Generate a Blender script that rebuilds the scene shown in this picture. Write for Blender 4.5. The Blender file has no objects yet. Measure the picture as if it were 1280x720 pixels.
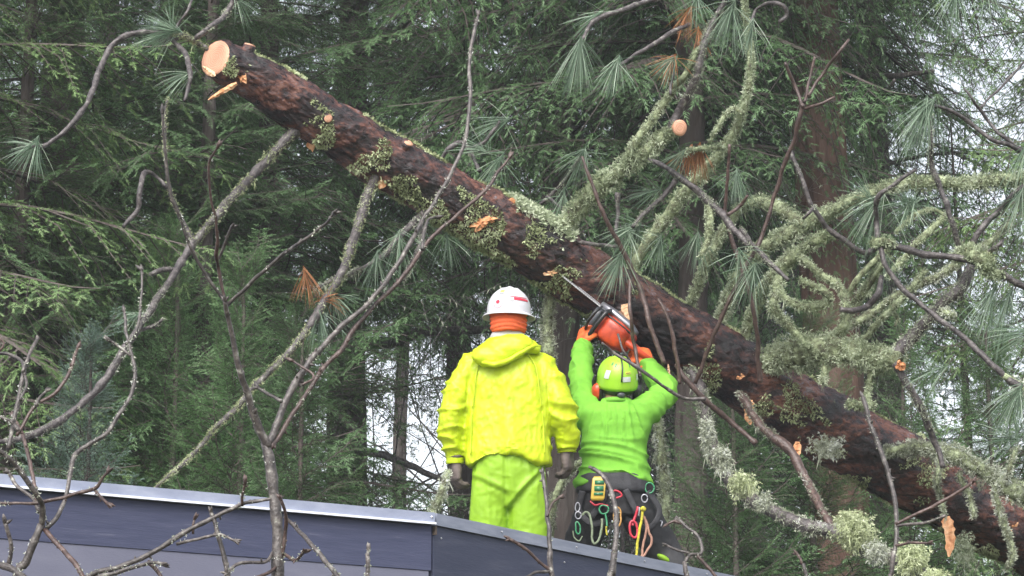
import bpy, bmesh, math, random
import numpy as np
from mathutils import Vector, Matrix, Euler

R = math.radians
random.seed(7)
rng = np.random.default_rng(11)
S = bpy.context.scene
COL = S.collection

# ------------------------------------------------------------------ camera
F_PX = 2887.0                      # focal length in photograph pixels (1280 wide)
PITCH = R(14.0)
CAM = np.array([0.0, 0.0, 1.6])
cam_d = bpy.data.cameras.new('camera')
cam_d.sensor_width = 36.0
cam_d.lens = 36.0 * F_PX / 1280.0
cam_d.clip_start = 0.1
cam_d.clip_end = 2000.0
cam = bpy.data.objects.new('camera', cam_d)
COL.objects.link(cam)
cam.location = CAM
cam.rotation_euler = (R(90) + PITCH, 0, 0)
S.camera = cam

# ------------------------------------------------------------------ sky, sun, exposure (overcast, rainy)
SUN_EL, SUN_AZ = R(45), R(197)     # azimuth measured from +Y clockwise; the light comes from behind the camera
wd = bpy.data.worlds.new('World')
S.world = wd
wd.use_nodes = True
nt = wd.node_tree
bg = nt.nodes['Background']
sky = nt.nodes.new('ShaderNodeTexSky')
sky.sky_type = 'NISHITA'
sky.sun_disc = False
sky.sun_elevation = SUN_EL
sky.sun_rotation = SUN_AZ
sky.air_density = 1.0
sky.dust_density = 3.0
hs = nt.nodes.new('ShaderNodeHueSaturation')
hs.inputs['Saturation'].default_value = 0.30
nt.links.new(sky.outputs[0], hs.inputs['Color'])
nt.links.new(hs.outputs[0], bg.inputs[0])
bg.inputs[1].default_value = 0.15
sun_d = bpy.data.lights.new('sun', 'SUN')
sun_d.energy = 1.4
sun_d.angle = R(40)
sun_d.color = (1.0, 0.97, 0.93)
sun = bpy.data.objects.new('sun', sun_d)
COL.objects.link(sun)
sdir = Vector((math.sin(SUN_AZ) * math.cos(SUN_EL), math.cos(SUN_AZ) * math.cos(SUN_EL), math.sin(SUN_EL)))
sun.rotation_euler = sdir.to_track_quat('Z', 'Y').to_euler()
S.view_settings.view_transform = 'Standard'
S.view_settings.look = 'None'
S.view_settings.gamma = 1.0
S.view_settings.use_curve_mapping = False
S.view_settings.exposure = 1.25
S.render.engine = 'CYCLES'
S.cycles.use_denoising = True
S.cycles.max_bounces = 4
S.cycles.transparent_max_bounces = 4

# ------------------------------------------------------------------ pixel -> place
FWD = np.array([0, math.cos(PITCH), math.sin(PITCH)])
UP = np.array([0, -math.sin(PITCH), math.cos(PITCH)])
RT = np.array([1.0, 0, 0])

def P(x, y, Y):
    """point on the pixel's ray at the distance Y in front of the camera"""
    d = RT * (x - 640) / F_PX + UP * (360 - y) / F_PX + FWD
    return CAM + d * (Y / d[1])

def Pz(x, y, z):
    """point where the pixel's ray meets the height z"""
    d = RT * (x - 640) / F_PX + UP * (360 - y) / F_PX + FWD
    return CAM + d * ((z - CAM[2]) / d[2])

def mpp(p):
    """metres per photograph pixel at a point"""
    return float(np.dot(np.asarray(p) - CAM, FWD)) / F_PX

def nrm(v):
    v = np.asarray(v, float)
    return v / (np.linalg.norm(v, axis=-1, keepdims=True) + 1e-12)

# ------------------------------------------------------------------ noise
def _hash(ix, iy, iz):
    n = ix * 374761393 + iy * 668265263 + iz * 1440662683
    n = (n ^ (n >> 13)) * 1274126177
    return ((n ^ (n >> 16)) & 0xffff) / 65535.0

def vnoise(p):
    p = np.asarray(p, float)
    i = np.floor(p).astype(np.int64)
    f = p - i
    u = f * f * (3 - 2 * f)
    r = 0
    for a in (0, 1):
        for b in (0, 1):
            for c in (0, 1):
                w = (u[..., 0] if a else 1 - u[..., 0]) * (u[..., 1] if b else 1 - u[..., 1]) * (u[..., 2] if c else 1 - u[..., 2])
                r = r + w * _hash(i[..., 0] + a, i[..., 1] + b, i[..., 2] + c)
    return r * 2 - 1

def fbm(p, o=3):
    p = np.asarray(p, float)
    r = 0
    a = 1.0
    for k in range(o):
        r = r + a * vnoise(p * (2.03 ** k) + 17.3 * k)
        a *= 0.5
    return r

# ------------------------------------------------------------------ mesh helpers
def make_mesh(name, V, faces, smooth=False, attr=None):
    """faces: one array or a list of arrays of (m,3) / (m,4)"""
    V = np.ascontiguousarray(V, dtype=np.float32)
    if not isinstance(faces, (list, tuple)):
        faces = [faces]
    faces = [np.asarray(f, dtype=np.int32) for f in faces if len(f)]
    me = bpy.data.meshes.new(name)
    me.vertices.add(len(V))
    me.vertices.foreach_set('co', V.ravel())
    loops = np.concatenate([f.ravel() for f in faces])
    sizes = np.concatenate([np.full(len(f), f.shape[1], np.int32) for f in faces])
    starts = np.concatenate([[0], np.cumsum(sizes)[:-1]]).astype(np.int32)
    me.loops.add(len(loops))
    me.loops.foreach_set('vertex_index', loops)
    me.polygons.add(len(sizes))
    me.polygons.foreach_set('loop_start', starts)
    me.polygons.foreach_set('loop_total', sizes)
    me.polygons.foreach_set('use_smooth', np.full(len(sizes), bool(smooth)))
    if attr is not None:
        for k, (dom, val) in attr.items():
            a = me.attributes.new(k, 'FLOAT', dom)
            a.data.foreach_set('value', np.ascontiguousarray(val, np.float32))
    me.update(calc_edges=True)
    me.validate()
    return me

class MB:
    """collects pieces of one part"""
    def __init__(self):
        self.V = []; self.T = []; self.Q = []; self.n = 0
        self.at = []; self.aq = []
    def add(self, V, F, t=0.0):
        V = np.asarray(V, float)
        F = F if isinstance(F, (list, tuple)) else [F]
        for f in F:
            f = np.asarray(f)
            if len(f) == 0: continue
            tt = np.broadcast_to(np.asarray(t, float), (len(f),)) if np.ndim(t) == 0 else np.asarray(t)
            if f.shape[1] == 3: self.T.append(f + self.n); self.at.append(tt)
            else: self.Q.append(f + self.n); self.aq.append(tt)
        self.V.append(V); self.n += len(V)
        return self
    def mesh(self, name, smooth=True):
        fs = []; at = []
        if self.T: fs.append(np.concatenate(self.T)); at += self.at
        if self.Q: fs.append(np.concatenate(self.Q)); at += self.aq
        return make_mesh(name, np.concatenate(self.V), fs, smooth, {'tint': ('FACE', np.concatenate(at))})
    def build(self, name, mat, parent=None, smooth=True, kind=None):
        return link(name, self.mesh(name, smooth), mat, parent, kind)

def link(name, me, mat, parent=None, kind=None):
    o = bpy.data.objects.new(name, me)
    COL.objects.link(o)
    if mat is not None and len(me.materials) == 0:
        me.materials.append(mat)
    if parent is not None:
        o.parent = parent
    if kind:
        o['kind'] = kind
    return o

def thing(name, loc, label, cat, group=None, rz=0.0):
    o = bpy.data.objects.new(name, None)
    o.empty_display_size = 0.2
    COL.objects.link(o)
    o.location = loc
    o.rotation_euler = (0, 0, rz)
    o['label'] = label; o['category'] = cat
    if group: o['group'] = group
    return o

def tag(o, label, cat, group=None):
    o['label'] = label; o['category'] = cat
    if group: o['group'] = group
    return o

def copy_tree(o, parent=None):
    c = o.copy()
    COL.objects.link(c)
    c.parent = parent
    for ch in list(o.children):
        copy_tree(ch, c)
    return c

def resample(pts, step):
    """Catmull-Rom through rows (x,y,z,r,...)"""
    p = np.asarray(pts, float)
    if len(p) == 2:
        n = max(2, int(np.linalg.norm(p[1, :3] - p[0, :3]) / step) + 1)
        t = np.linspace(0, 1, n)[:, None]
        return p[0] * (1 - t) + p[1] * t
    q = np.vstack([2 * p[0] - p[1], p, 2 * p[-1] - p[-2]])
    out = []
    for i in range(1, len(q) - 2):
        a, b, c, d = q[i - 1], q[i], q[i + 1], q[i + 2]
        n = max(1, int(np.linalg.norm(c[:3] - b[:3]) / step))
        t = (np.arange(n) / n)[:, None]
        out.append(0.5 * ((2 * b) + (-a + c) * t + (2 * a - 5 * b + 4 * c - d) * t ** 2 + (-a + 3 * b - 3 * c + d) * t ** 3))
    out.append(q[-2][None])
    r = np.vstack(out)
    r[:, 3:] = np.maximum(r[:, 3:], 1e-4)
    return r

def frames(C):
    T = np.gradient(C, axis=0)
    T = nrm(T)
    n = len(C)
    N = np.zeros_like(C)
    a = np.array([0, 0, 1.0]) if abs(T[0, 2]) < 0.9 else np.array([1.0, 0, 0])
    N[0] = nrm(a - T[0] * np.dot(a, T[0]))
    for i in range(1, n):
        v = N[i - 1] - T[i] * np.dot(N[i - 1], T[i])
        N[i] = v / (np.linalg.norm(v) + 1e-12)
    B = np.cross(T, N)
    return T, N, B

def grid_faces(n, m, closed=True):
    i = np.arange(n - 1)[:, None]
    j = np.arange(m if closed else m - 1)[None]
    a = i * m + j
    b = i * m + (j + 1) % m
    return np.stack([a, b, b + m, a + m], -1).reshape(-1, 4)

def tube(C, r, seg=8, cap=True, flat=1.0):
    """round tube along C with radii r; flat scales the second axis"""
    C = np.asarray(C, float); r = np.broadcast_to(np.asarray(r, float), (len(C),))
    T, N, B = frames(C)
    th = np.linspace(0, 2 * np.pi, seg, endpoint=False)
    V = C[:, None] + r[:, None, None] * (np.cos(th)[None, :, None] * N[:, None] + flat * np.sin(th)[None, :, None] * B[:, None])
    V = V.reshape(-1, 3)
    F = [grid_faces(len(C), seg)]
    if cap:
        k = len(V)
        V = np.vstack([V, C[0], C[-1]])
        j = np.arange(seg)
        j2 = (j + 1) % seg
        l = (len(C) - 1) * seg
        F.append(np.stack([np.full(seg, k), j2, j], -1))
        F.append(np.stack([np.full(seg, k + 1), l + j, l + j2], -1))
    return V, F

def ellipsoid(c, ax, n=12, m=16):
    """ax: 3x3 rows = semi-axes"""
    ph = np.linspace(0, np.pi, n + 1)[1:-1]
    th = np.linspace(0, 2 * np.pi, m, endpoint=False)
    u = np.stack([np.sin(ph)[:, None] * np.cos(th), np.sin(ph)[:, None] * np.sin(th), np.cos(ph)[:, None] + 0 * th], -1).reshape(-1, 3)
    u = np.vstack([u, [0, 0, 1], [0, 0, -1]])
    V = np.asarray(c) + u @ np.asarray(ax, float)
    k = (n - 1) * m
    j = np.arange(m); j2 = (j + 1) % m
    l = (n - 2) * m
    return V, [grid_faces(n - 1, m)[:, ::-1], np.stack([np.full(m, k), j, j2], -1), np.stack([np.full(m, k + 1), l + j2, l + j], -1)]

def ell(c, rx, ry, rz, n=12, m=16):
    return ellipsoid(c, np.diag([rx, ry, rz]), n, m)

def loft(rings, n=32, cap=True):
    """rings: (centre, axis_x, axis_y, exponent)"""
    th = np.linspace(0, 2 * np.pi, n, endpoint=False)
    V = []
    for c, ax, ay, e in rings:
        cs = np.sign(np.cos(th)) * np.abs(np.cos(th)) ** (2 / e)
        sn = np.sign(np.sin(th)) * np.abs(np.sin(th)) ** (2 / e)
        V.append(np.asarray(c)[None] + cs[:, None] * np.asarray(ax)[None] + sn[:, None] * np.asarray(ay)[None])
    V = np.vstack(V)
    m = len(rings)
    F = [grid_faces(m, n)]
    if cap:
        k = len(V)
        V = np.vstack([V, rings[0][0], rings[-1][0]])
        j = np.arange(n); j2 = (j + 1) % n
        l = (m - 1) * n
        F.append(np.stack([np.full(n, k), j2, j], -1))
        F.append(np.stack([np.full(n, k + 1), l + j, l + j2], -1))
    return V, F

def zloft(rows, n=36, e=2.3):
    """rows: (cx, cy, z, half width, half depth)"""
    return loft([((a, b, z), (w, 0, 0), (0, d, 0), e) for a, b, z, w, d in rows], n)

def box(c, ax, ay, az, bev=0.0):
    """centre and three half-axis vectors; bev: bevel as a share"""
    c = np.asarray(c, float); ax = np.asarray(ax, float); ay = np.asarray(ay, float); az = np.asarray(az, float)
    if bev <= 0:
        s = np.array([[i, j, k] for i in (-1, 1) for j in (-1, 1) for k in (-1, 1)], float)
        V = c + s[:, :1] * ax + s[:, 1:2] * ay + s[:, 2:] * az
        Fq = np.array([[0, 1, 3, 2], [4, 6, 7, 5], [0, 4, 5, 1], [2, 3, 7, 6], [0, 2, 6, 4], [1, 5, 7, 3]])
        return V, Fq
    b = 1 - bev
    rings = [(c - az, ax * b, ay * b, 12), (c - az * b, ax, ay, 12), (c + az * b, ax, ay, 12), (c + az, ax * b, ay * b, 12)]
    return loft(rings, 24)

def remesh(parts, voxel, smooth=4, f=0.5):
    """one continuous surface from overlapping closed pieces"""
    mb = MB()
    for v, f_ in parts: mb.add(v, f_)
    me = mb.mesh('tmp', False)
    o = bpy.data.objects.new('tmp', me)
    COL.objects.link(o)
    m = o.modifiers.new('r', 'REMESH'); m.mode = 'VOXEL'; m.voxel_size = voxel
    if smooth:
        s = o.modifiers.new('s', 'SMOOTH'); s.iterations = smooth; s.factor = f
    dg = bpy.context.evaluated_depsgraph_get()
    ev = o.evaluated_get(dg)
    em = ev.to_mesh()
    n = len(em.vertices)
    V = np.empty(n * 3, np.float32); em.vertices.foreach_get('co', V); V = V.reshape(-1, 3).astype(float)
    N = np.empty(n * 3, np.float32); em.vertices.foreach_get('normal', N); N = N.reshape(-1, 3).astype(float)
    lt = np.empty(len(em.polygons), np.int32); em.polygons.foreach_get('loop_total', lt)
    lv = np.empty(len(em.loops), np.int32); em.loops.foreach_get('vertex_index', lv)
    if np.all(lt == 4): Fc = [lv.reshape(-1, 4)]
    else:
        em.calc_loop_triangles()
        t = np.empty(len(em.loop_triangles) * 3, np.int32); em.loop_triangles.foreach_get('vertices', t)
        Fc = [t.reshape(-1, 3)]
    ev.to_mesh_clear()
    bpy.data.objects.remove(o); bpy.data.meshes.remove(me)
    return V, N, Fc

# ------------------------------------------------------------------ materials
def new_mat(name):
    m = bpy.data.materials.new(name); m.use_nodes = True
    return m, m.node_tree.nodes, m.node_tree.links, m.node_tree.nodes['Principled BSDF']

def ramp(nodes, stops):
    r = nodes.new('ShaderNodeValToRGB')
    e = r.color_ramp.elements
    while len(e) > 1: e.remove(e[-1])
    e[0].position = stops[0][0]; e[0].color = (*stops[0][1], 1)
    for p, c in stops[1:]:
        k = e.new(p); k.color = (*c, 1)
    return r

def pmat(name, stops, scale=8.0, detail=5.0, rough=(0.5, 0.8), spec=0.4, bump=0.3, bscale=None, stretch=(1, 1, 1), metal=0.0, dist=0.01, coat=0.0, rand=0.0):
    """noise-driven colour, roughness and relief in object space"""
    m, n, l, b = new_mat(name)
    tc = n.new('ShaderNodeTexCoord')
    mp = n.new('ShaderNodeMapping'); mp.inputs['Scale'].default_value = stretch
    l.new(tc.outputs['Object'], mp.inputs[0])
    nz = n.new('ShaderNodeTexNoise'); nz.inputs['Scale'].default_value = scale; nz.inputs['Detail'].default_value = detail
    nz.inputs['Roughness'].default_value = 0.6
    l.new(mp.outputs[0], nz.inputs['Vector'])
    rp = ramp(n, stops)
    l.new(nz.outputs['Fac'], rp.inputs[0])
    out = rp.outputs[0]
    if rand > 0:
        oi = n.new('ShaderNodeObjectInfo')
        mr = n.new('ShaderNodeMapRange'); mr.inputs[3].default_value = 1 - rand; mr.inputs[4].default_value = 1 + rand
        l.new(oi.outputs['Random'], mr.inputs[0])
        h = n.new('ShaderNodeHueSaturation'); l.new(out, h.inputs['Color']); l.new(mr.outputs[0], h.inputs['Value'])
        out = h.outputs[0]
    l.new(out, b.inputs['Base Color'])
    n2 = n.new('ShaderNodeTexNoise'); n2.inputs['Scale'].default_value = (bscale or scale * 4); n2.inputs['Detail'].default_value = 4
    l.new(mp.outputs[0], n2.inputs['Vector'])
    mr = n.new('ShaderNodeMapRange'); mr.inputs[3].default_value = rough[0]; mr.inputs[4].default_value = rough[1]
    l.new(n2.outputs['Fac'], mr.inputs[0]); l.new(mr.outputs[0], b.inputs['Roughness'])
    if bump > 0:
        bp = n.new('ShaderNodeBump'); bp.inputs['Strength'].default_value = bump; bp.inputs['Distance'].default_value = dist
        l.new(n2.outputs['Fac'], bp.inputs['Height']); l.new(bp.outputs[0], b.inputs['Normal'])
    b.inputs['Specular IOR Level'].default_value = spec
    b.inputs['Metallic'].default_value = metal
    b.inputs['Coat Weight'].default_value = coat
    return m

def leaf_mat(name, stops, trans=0.35, rough=0.55, vary=0.25, spec=0.35):
    """foliage, moss, needles: colour by the piece's own tint, some light passing through"""
    m, n, l, b = new_mat(name)
    at = n.new('ShaderNodeAttribute'); at.attribute_name = 'tint'
    rp = ramp(n, stops)
    l.new(at.outputs['Fac'], rp.inputs[0])
    oi = n.new('ShaderNodeObjectInfo')
    mr = n.new('ShaderNodeMapRange'); mr.inputs[3].default_value = 1 - vary; mr.inputs[4].default_value = 1 + vary
    l.new(oi.outputs['Random'], mr.inputs[0])
    h = n.new('ShaderNodeHueSaturation')
    l.new(rp.outputs[0], h.inputs['Color']); l.new(mr.outputs[0], h.inputs['Value'])
    l.new(h.outputs[0], b.inputs['Base Color'])
    b.inputs['Roughness'].default_value = rough
    b.inputs['Specular IOR Level'].default_value = spec
    if trans > 0:
        tr = n.new('ShaderNodeBsdfTranslucent'); l.new(h.outputs[0], tr.inputs[0])
        mx = n.new('ShaderNodeMixShader'); mx.inputs[0].default_value = trans
        l.new(b.outputs[0], mx.inputs[1]); l.new(tr.outputs[0], mx.inputs[2])
        l.new(mx.outputs[0], n['Material Output'].inputs[0])
    return m

M = {}
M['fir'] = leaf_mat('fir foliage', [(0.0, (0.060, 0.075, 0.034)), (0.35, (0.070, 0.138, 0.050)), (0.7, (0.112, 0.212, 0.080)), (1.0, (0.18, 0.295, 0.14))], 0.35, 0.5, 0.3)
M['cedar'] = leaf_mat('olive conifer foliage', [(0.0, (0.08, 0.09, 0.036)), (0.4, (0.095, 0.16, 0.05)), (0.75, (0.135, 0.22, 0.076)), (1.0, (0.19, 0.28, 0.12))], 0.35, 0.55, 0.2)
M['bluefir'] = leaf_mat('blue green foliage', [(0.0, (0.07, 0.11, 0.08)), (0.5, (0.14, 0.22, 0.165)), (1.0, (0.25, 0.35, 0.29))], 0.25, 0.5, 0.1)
M['needle'] = leaf_mat('pine needles', [(0.0, (0.07, 0.12, 0.075)), (0.5, (0.14, 0.215, 0.14)), (1.0, (0.36, 0.44, 0.33))], 0.2, 0.35, 0.15, 0.5)
M['needle_dead'] = leaf_mat('dead pine needles', [(0.0, (0.17, 0.07, 0.03)), (1.0, (0.42, 0.19, 0.08))], 0.2, 0.5, 0.15)
M['moss'] = leaf_mat('pale moss', [(0.0, (0.17, 0.205, 0.115)), (0.45, (0.37, 0.425, 0.285)), (1.0, (0.64, 0.69, 0.53))], 0.2, 0.85, 0.12, 0.1)
M['lichen'] = leaf_mat('grey green lichen', [(0.0, (0.18, 0.195, 0.145)), (0.5, (0.38, 0.41, 0.31)), (0.8, (0.54, 0.565, 0.47)), (1.0, (0.66, 0.68, 0.65))], 0.15, 0.9, 0.12, 0.1)
M['lichen_y'] = leaf_mat('yellow green lichen', [(0.0, (0.20, 0.23, 0.12)), (0.5, (0.42, 0.47, 0.27)), (1.0, (0.66, 0.71, 0.49))], 0.15, 0.9, 0.12, 0.1)
M['mossy_limb'] = pmat('moss covered limb', [(0.3, (0.07, 0.062, 0.05)), (0.45, (0.15, 0.165, 0.10)), (0.6, (0.33, 0.38, 0.23)), (0.75, (0.48, 0.53, 0.37))], 22, 5, (0.8, 1.0), 0.1, 0.9, 120, dist=0.01)
M['bark_far'] = pmat('forest bark', [(0.3, (0.035, 0.028, 0.026)), (0.5, (0.075, 0.06, 0.055)), (0.7, (0.12, 0.105, 0.095))], 3.0, 6, (0.7, 0.95), 0.25, 0.9, 14, (1, 1, 0.22), dist=0.04, rand=0.25)
M['bark_red'] = pmat('reddish forest bark', [(0.3, (0.04, 0.025, 0.02)), (0.5, (0.085, 0.05, 0.038)), (0.7, (0.13, 0.09, 0.07))], 3.0, 6, (0.7, 0.95), 0.25, 0.9, 14, (1, 1, 0.22), dist=0.04, rand=0.2)
M['limb'] = pmat('grey limb bark', [(0.3, (0.026, 0.022, 0.023)), (0.48, (0.06, 0.05, 0.05)), (0.6, (0.115, 0.10, 0.098)), (0.70, (0.25, 0.26, 0.21))], 30, 6, (0.3, 0.65), 0.5, 0.8, 80, dist=0.008, rand=0.15)
M['twig'] = pmat('bare twig bark', [(0.3, (0.025, 0.021, 0.021)), (0.48, (0.06, 0.05, 0.047)), (0.6, (0.115, 0.10, 0.092)), (0.68, (0.24, 0.235, 0.205)), (0.76, (0.42, 0.43, 0.36))], 34, 6, (0.28, 0.6), 0.55, 0.7, 110, dist=0.005, rand=0.2)
M['twig_red'] = pmat('reddish twig bark', [(0.3, (0.032, 0.02, 0.019)), (0.55, (0.075, 0.045, 0.038)), (0.72, (0.16, 0.12, 0.105))], 34, 6, (0.28, 0.6), 0.55, 0.7, 110, dist=0.005, rand=0.2)
M['wood'] = pmat('fresh cut wood', [(0.3, (0.66, 0.37, 0.20)), (0.55, (0.80, 0.52, 0.32)), (0.75, (0.86, 0.64, 0.44))], 30, 4, (0.5, 0.75), 0.3, 0.3, 120, dist=0.003)
M['wood_torn'] = pmat('torn orange wood', [(0.3, (0.32, 0.12, 0.05)), (0.45, (0.56, 0.26, 0.12)), (0.6, (0.70, 0.40, 0.22)), (0.75, (0.78, 0.55, 0.35))], 32, 6, (0.5, 0.8), 0.3, 0.6, 70, (1, 1, .3), dist=0.006)

# ================================================================== GROUND
M['ground'] = pmat('forest floor', [(0.3, (0.035, 0.032, 0.022)), (0.5, (0.06, 0.06, 0.032)), (0.7, (0.07, 0.085, 0.035))], 0.6, 8, (0.8, 1.0), 0.2, 0.8, 9, dist=0.05)
nx = 81
gx = np.sign(np.linspace(-1, 1, nx)) * np.abs(np.linspace(-1, 1, nx)) ** 2.2 * 400
GX, GY = np.meshgrid(gx, gx + 20, indexing='ij')
GZ = 0.08 * fbm(np.stack([GX * 0.3, GY * 0.3, 0 * GX], -1), 3)
GZ[(np.abs(GX) < 14) & (np.abs(GY - 10) < 16)] *= 0.3
g = link('ground', make_mesh('ground', np.stack([GX, GY, GZ], -1).reshape(-1, 3), grid_faces(nx, nx, False)[:, ::-1], True), M['ground'])
g['kind'] = 'structure'

# ================================================================== BUILDING
ZR, ZD = 3.05, 2.74               # top of the metal edge, roof deck
M['flash'] = pmat('galvanised edge metal', [(0.3, (0.22, 0.245, 0.33)), (0.55, (0.28, 0.305, 0.395)), (0.75, (0.34, 0.365, 0.45))], 7, 8, (0.35, 0.65), 0.5, 0.15, 40, (1, 1, 2), metal=0.25, dist=0.003)
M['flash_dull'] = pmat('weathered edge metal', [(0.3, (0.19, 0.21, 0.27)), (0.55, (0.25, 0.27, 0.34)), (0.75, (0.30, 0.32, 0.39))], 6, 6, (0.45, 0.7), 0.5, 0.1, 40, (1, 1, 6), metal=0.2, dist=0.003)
M['lip'] = pmat('bright drip lip', [(0.3, (0.62, 0.65, 0.74)), (0.7, (0.80, 0.82, 0.88))], 8, 4, (0.35, 0.5), 0.5, 0.05, 40, metal=0.1)
M['fascia'] = pmat('navy painted board', [(0.25, (0.034, 0.040, 0.080)), (0.5, (0.046, 0.052, 0.098)), (0.64, (0.054, 0.060, 0.108)), (0.74, (0.10, 0.105, 0.15))], 5.5, 10, (0.5, 0.72), 0.4, 0.35, 26, (1, 1, 14), dist=0.004)
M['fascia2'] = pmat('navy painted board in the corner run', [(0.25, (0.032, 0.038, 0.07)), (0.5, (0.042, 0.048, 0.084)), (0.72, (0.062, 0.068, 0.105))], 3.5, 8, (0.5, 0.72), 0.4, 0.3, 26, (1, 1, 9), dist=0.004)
M['wall'] = pmat('grey painted wall', [(0.3, (0.115, 0.118, 0.165)), (0.55, (0.13, 0.133, 0.182)), (0.75, (0.155, 0.158, 0.205))], 3, 7, (0.6, 0.85), 0.3, 0.25, 60, (1, 1, 3), dist=0.003)
M['roof'] = pmat('roof membrane', [(0.3, (0.10, 0.10, 0.11)), (0.7, (0.17, 0.17, 0.18))], 2, 7, (0.5, 0.9), 0.35, 0.3, 40, dist=0.004)
M['steel'] = pmat('bright steel', [(0.3, (0.5, 0.5, 0.52)), (0.7, (0.68, 0.68, 0.7))], 20, 3, (0.25, 0.4), 0.5, 0.03, 60, metal=0.9)
M['rust'] = pmat('dark gap sealant', [(0.3, (0.05, 0.04, 0.035)), (0.7, (0.12, 0.09, 0.07))], 30, 3, (0.7, 0.9), 0.3, 0.3, 60)

pA, pB, pC = Pz(0, 593, ZR), Pz(542, 641.5, ZR), Pz(905, 717.5, ZR)
uAB, uBC = nrm(pB - pA), nrm(pC - pB)
pL = pB - uAB * 6.6
pR = pB + uBC * 4.7
poly = [pL, pB, pR, pR + np.array([-1.3, 0.6, 0]), pL + np.array([-1.2, 6.6, 0])]
poly = [np.array([q[0], q[1], 0]) for q in poly]
bld = thing('flat_roofed_building', (poly[1][0], poly[1][1], 0), 'low flat roofed building with navy fascia and silver metal roof edge under the workers', 'building')
B0 = np.array([poly[1][0], poly[1][1], 0.0])

def side(a, b):
    u = nrm(b - a); n = np.array([u[1], -u[0], 0]);  return u, n

def run(a, b, z0, z1, proud, thick, name, mat, e0=0.0, e1=0.0):
    """upright board along a-b; its face stands proud of the wall line"""
    u, n = side(a, b)
    L = np.linalg.norm(b - a) - e0 - e1
    c = (a + b) / 2 + u * (e0 - e1) / 2 + n * (proud - thick / 2) + np.array([0, 0, (z0 + z1) / 2]) - B0
    V, Fq = box(c, u * L / 2, n * thick / 2, np.array([0, 0, (z1 - z0) / 2]))
    return MB().add(V, Fq).build(name, mat, bld, False)

n_ = len(poly)
for i in range(n_):
    a, b = poly[i], poly[(i + 1) % n_]
    run(a, b, 0.0, 2.803 if i == 0 else 2.45, -0.004 if i == 0 else -0.03, 0.16, 'wall', M['wall'], 0.02, 0.02)
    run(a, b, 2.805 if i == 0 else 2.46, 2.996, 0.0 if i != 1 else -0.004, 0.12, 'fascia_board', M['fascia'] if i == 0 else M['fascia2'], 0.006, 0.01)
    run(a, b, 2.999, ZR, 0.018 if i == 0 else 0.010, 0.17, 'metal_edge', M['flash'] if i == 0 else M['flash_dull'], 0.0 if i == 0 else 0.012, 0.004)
# bright drip lip under the left run, corner seam, screws, drips
u0, n0 = side(poly[0], poly[1]); u1, n1 = side(poly[1], poly[2])
c = (poly[0] + poly[1]) / 2 + n0 * 0.024 + np.array([0, 0, 3.0025]) - B0
MB().add(*box(c, u0 * (np.linalg.norm(poly[1] - poly[0]) / 2 - 0.004), n0 * 0.008, np.array([0, 0, 0.0045]))).build('drip_lip', M['lip'], bld, False)
c = poly[1] + u0 * 0.004 + n0 * 0.004 + np.array([0, 0, 2.975]) - B0
MB().add(*box(c, u0 * 0.004, n0 * 0.012, np.array([0, 0, 0.018]))).build('corner_gap', M['rust'], bld, False)
def screw(p, n, r=0.006):
    V, Fc = tube(np.array([p, p + n * 0.004, p + n * 0.006]), np.array([r, r, r * 0.5]), 8)
    return MB().add(V, Fc).build('screw', M['steel'], bld, False)
screw(poly[1] - u0 * 0.02 + n0 * 0.019 + np.array([0, 0, 3.03]) - B0, n0, 0.005)
for px, py in ((551, 673), (705, 703)):
    # small pale fasteners on the corner board
    d = RT * (px - 640) / F_PX + UP * (360 - py) / F_PX + FWD
    t = np.dot(poly[1] + n1 * -0.004 - CAM, n1) / np.dot(d, n1)
    screw(CAM + d * t - B0, n1, 0.004)
for k in range(5):
    screw(poly[1] + u1 * (0.5 + 0.62 * k) + n1 * 0.0105 + np.array([0, 0, 3.028]) - B0, n1, 0.004)
V = np.array([np.array([q[0], q[1], ZD]) - B0 for q in poly]); cen = V.mean(0)
inner = V + nrm(cen - V) * 0.10
lo = inner - np.array([0, 0, 0.10])
Vd = np.vstack([inner, lo, [inner.mean(0)], [lo.mean(0)]])
k = np.arange(n_); k2 = (k + 1) % n_
MB().add(Vd, [np.stack([np.full(n_, 2 * n_), k, k2], -1), np.stack([np.full(n_, 2 * n_ + 1), n_ + k2, n_ + k], -1), np.stack([k, n_ + k, n_ + k2, k2], -1)]).build('roof_deck', M['roof'], bld, False)

# ================================================================== FOREST
def twig_tris(B, D, U, L, W, tint, pairs=3, r=None):
    """feathered needle twigs: B base, D direction, U side direction, L length, W half width"""
    n = len(B)
    Vs, Fs, ts = [], [], []
    k = 0
    r = r or rng
    N = nrm(np.cross(D, U))
    for i in range(pairs):
        s = (i + 0.15) / pairs
        for sg in (-1, 1):
            a = B + D * (L * s)[:, None]
            b = B + D * (L * (s + 0.17))[:, None]
            lift = r.uniform(-0.5, 0.5, n)
            w = W * (1.0 - 0.45 * s) * r.uniform(0.75, 1.25, n)
            c = B + D * (L * (s + 0.40) )[:, None] + U * (sg * w)[:, None] + N * (w * lift)[:, None]
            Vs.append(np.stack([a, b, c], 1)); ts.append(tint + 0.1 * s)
    a = B + D * (L * 0.72)[:, None] - U * (W * 0.28)[:, None]
    b = B + D * (L * 0.72)[:, None] + U * (W * 0.28)[:, None]
    c = B + D * (L * 1.18)[:, None]
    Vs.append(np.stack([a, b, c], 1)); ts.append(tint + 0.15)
    V = np.concatenate(Vs).reshape(-1, 3)
    return V, np.arange(len(V)).reshape(-1, 3), np.clip(np.concatenate(ts), 0, 1)

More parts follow.
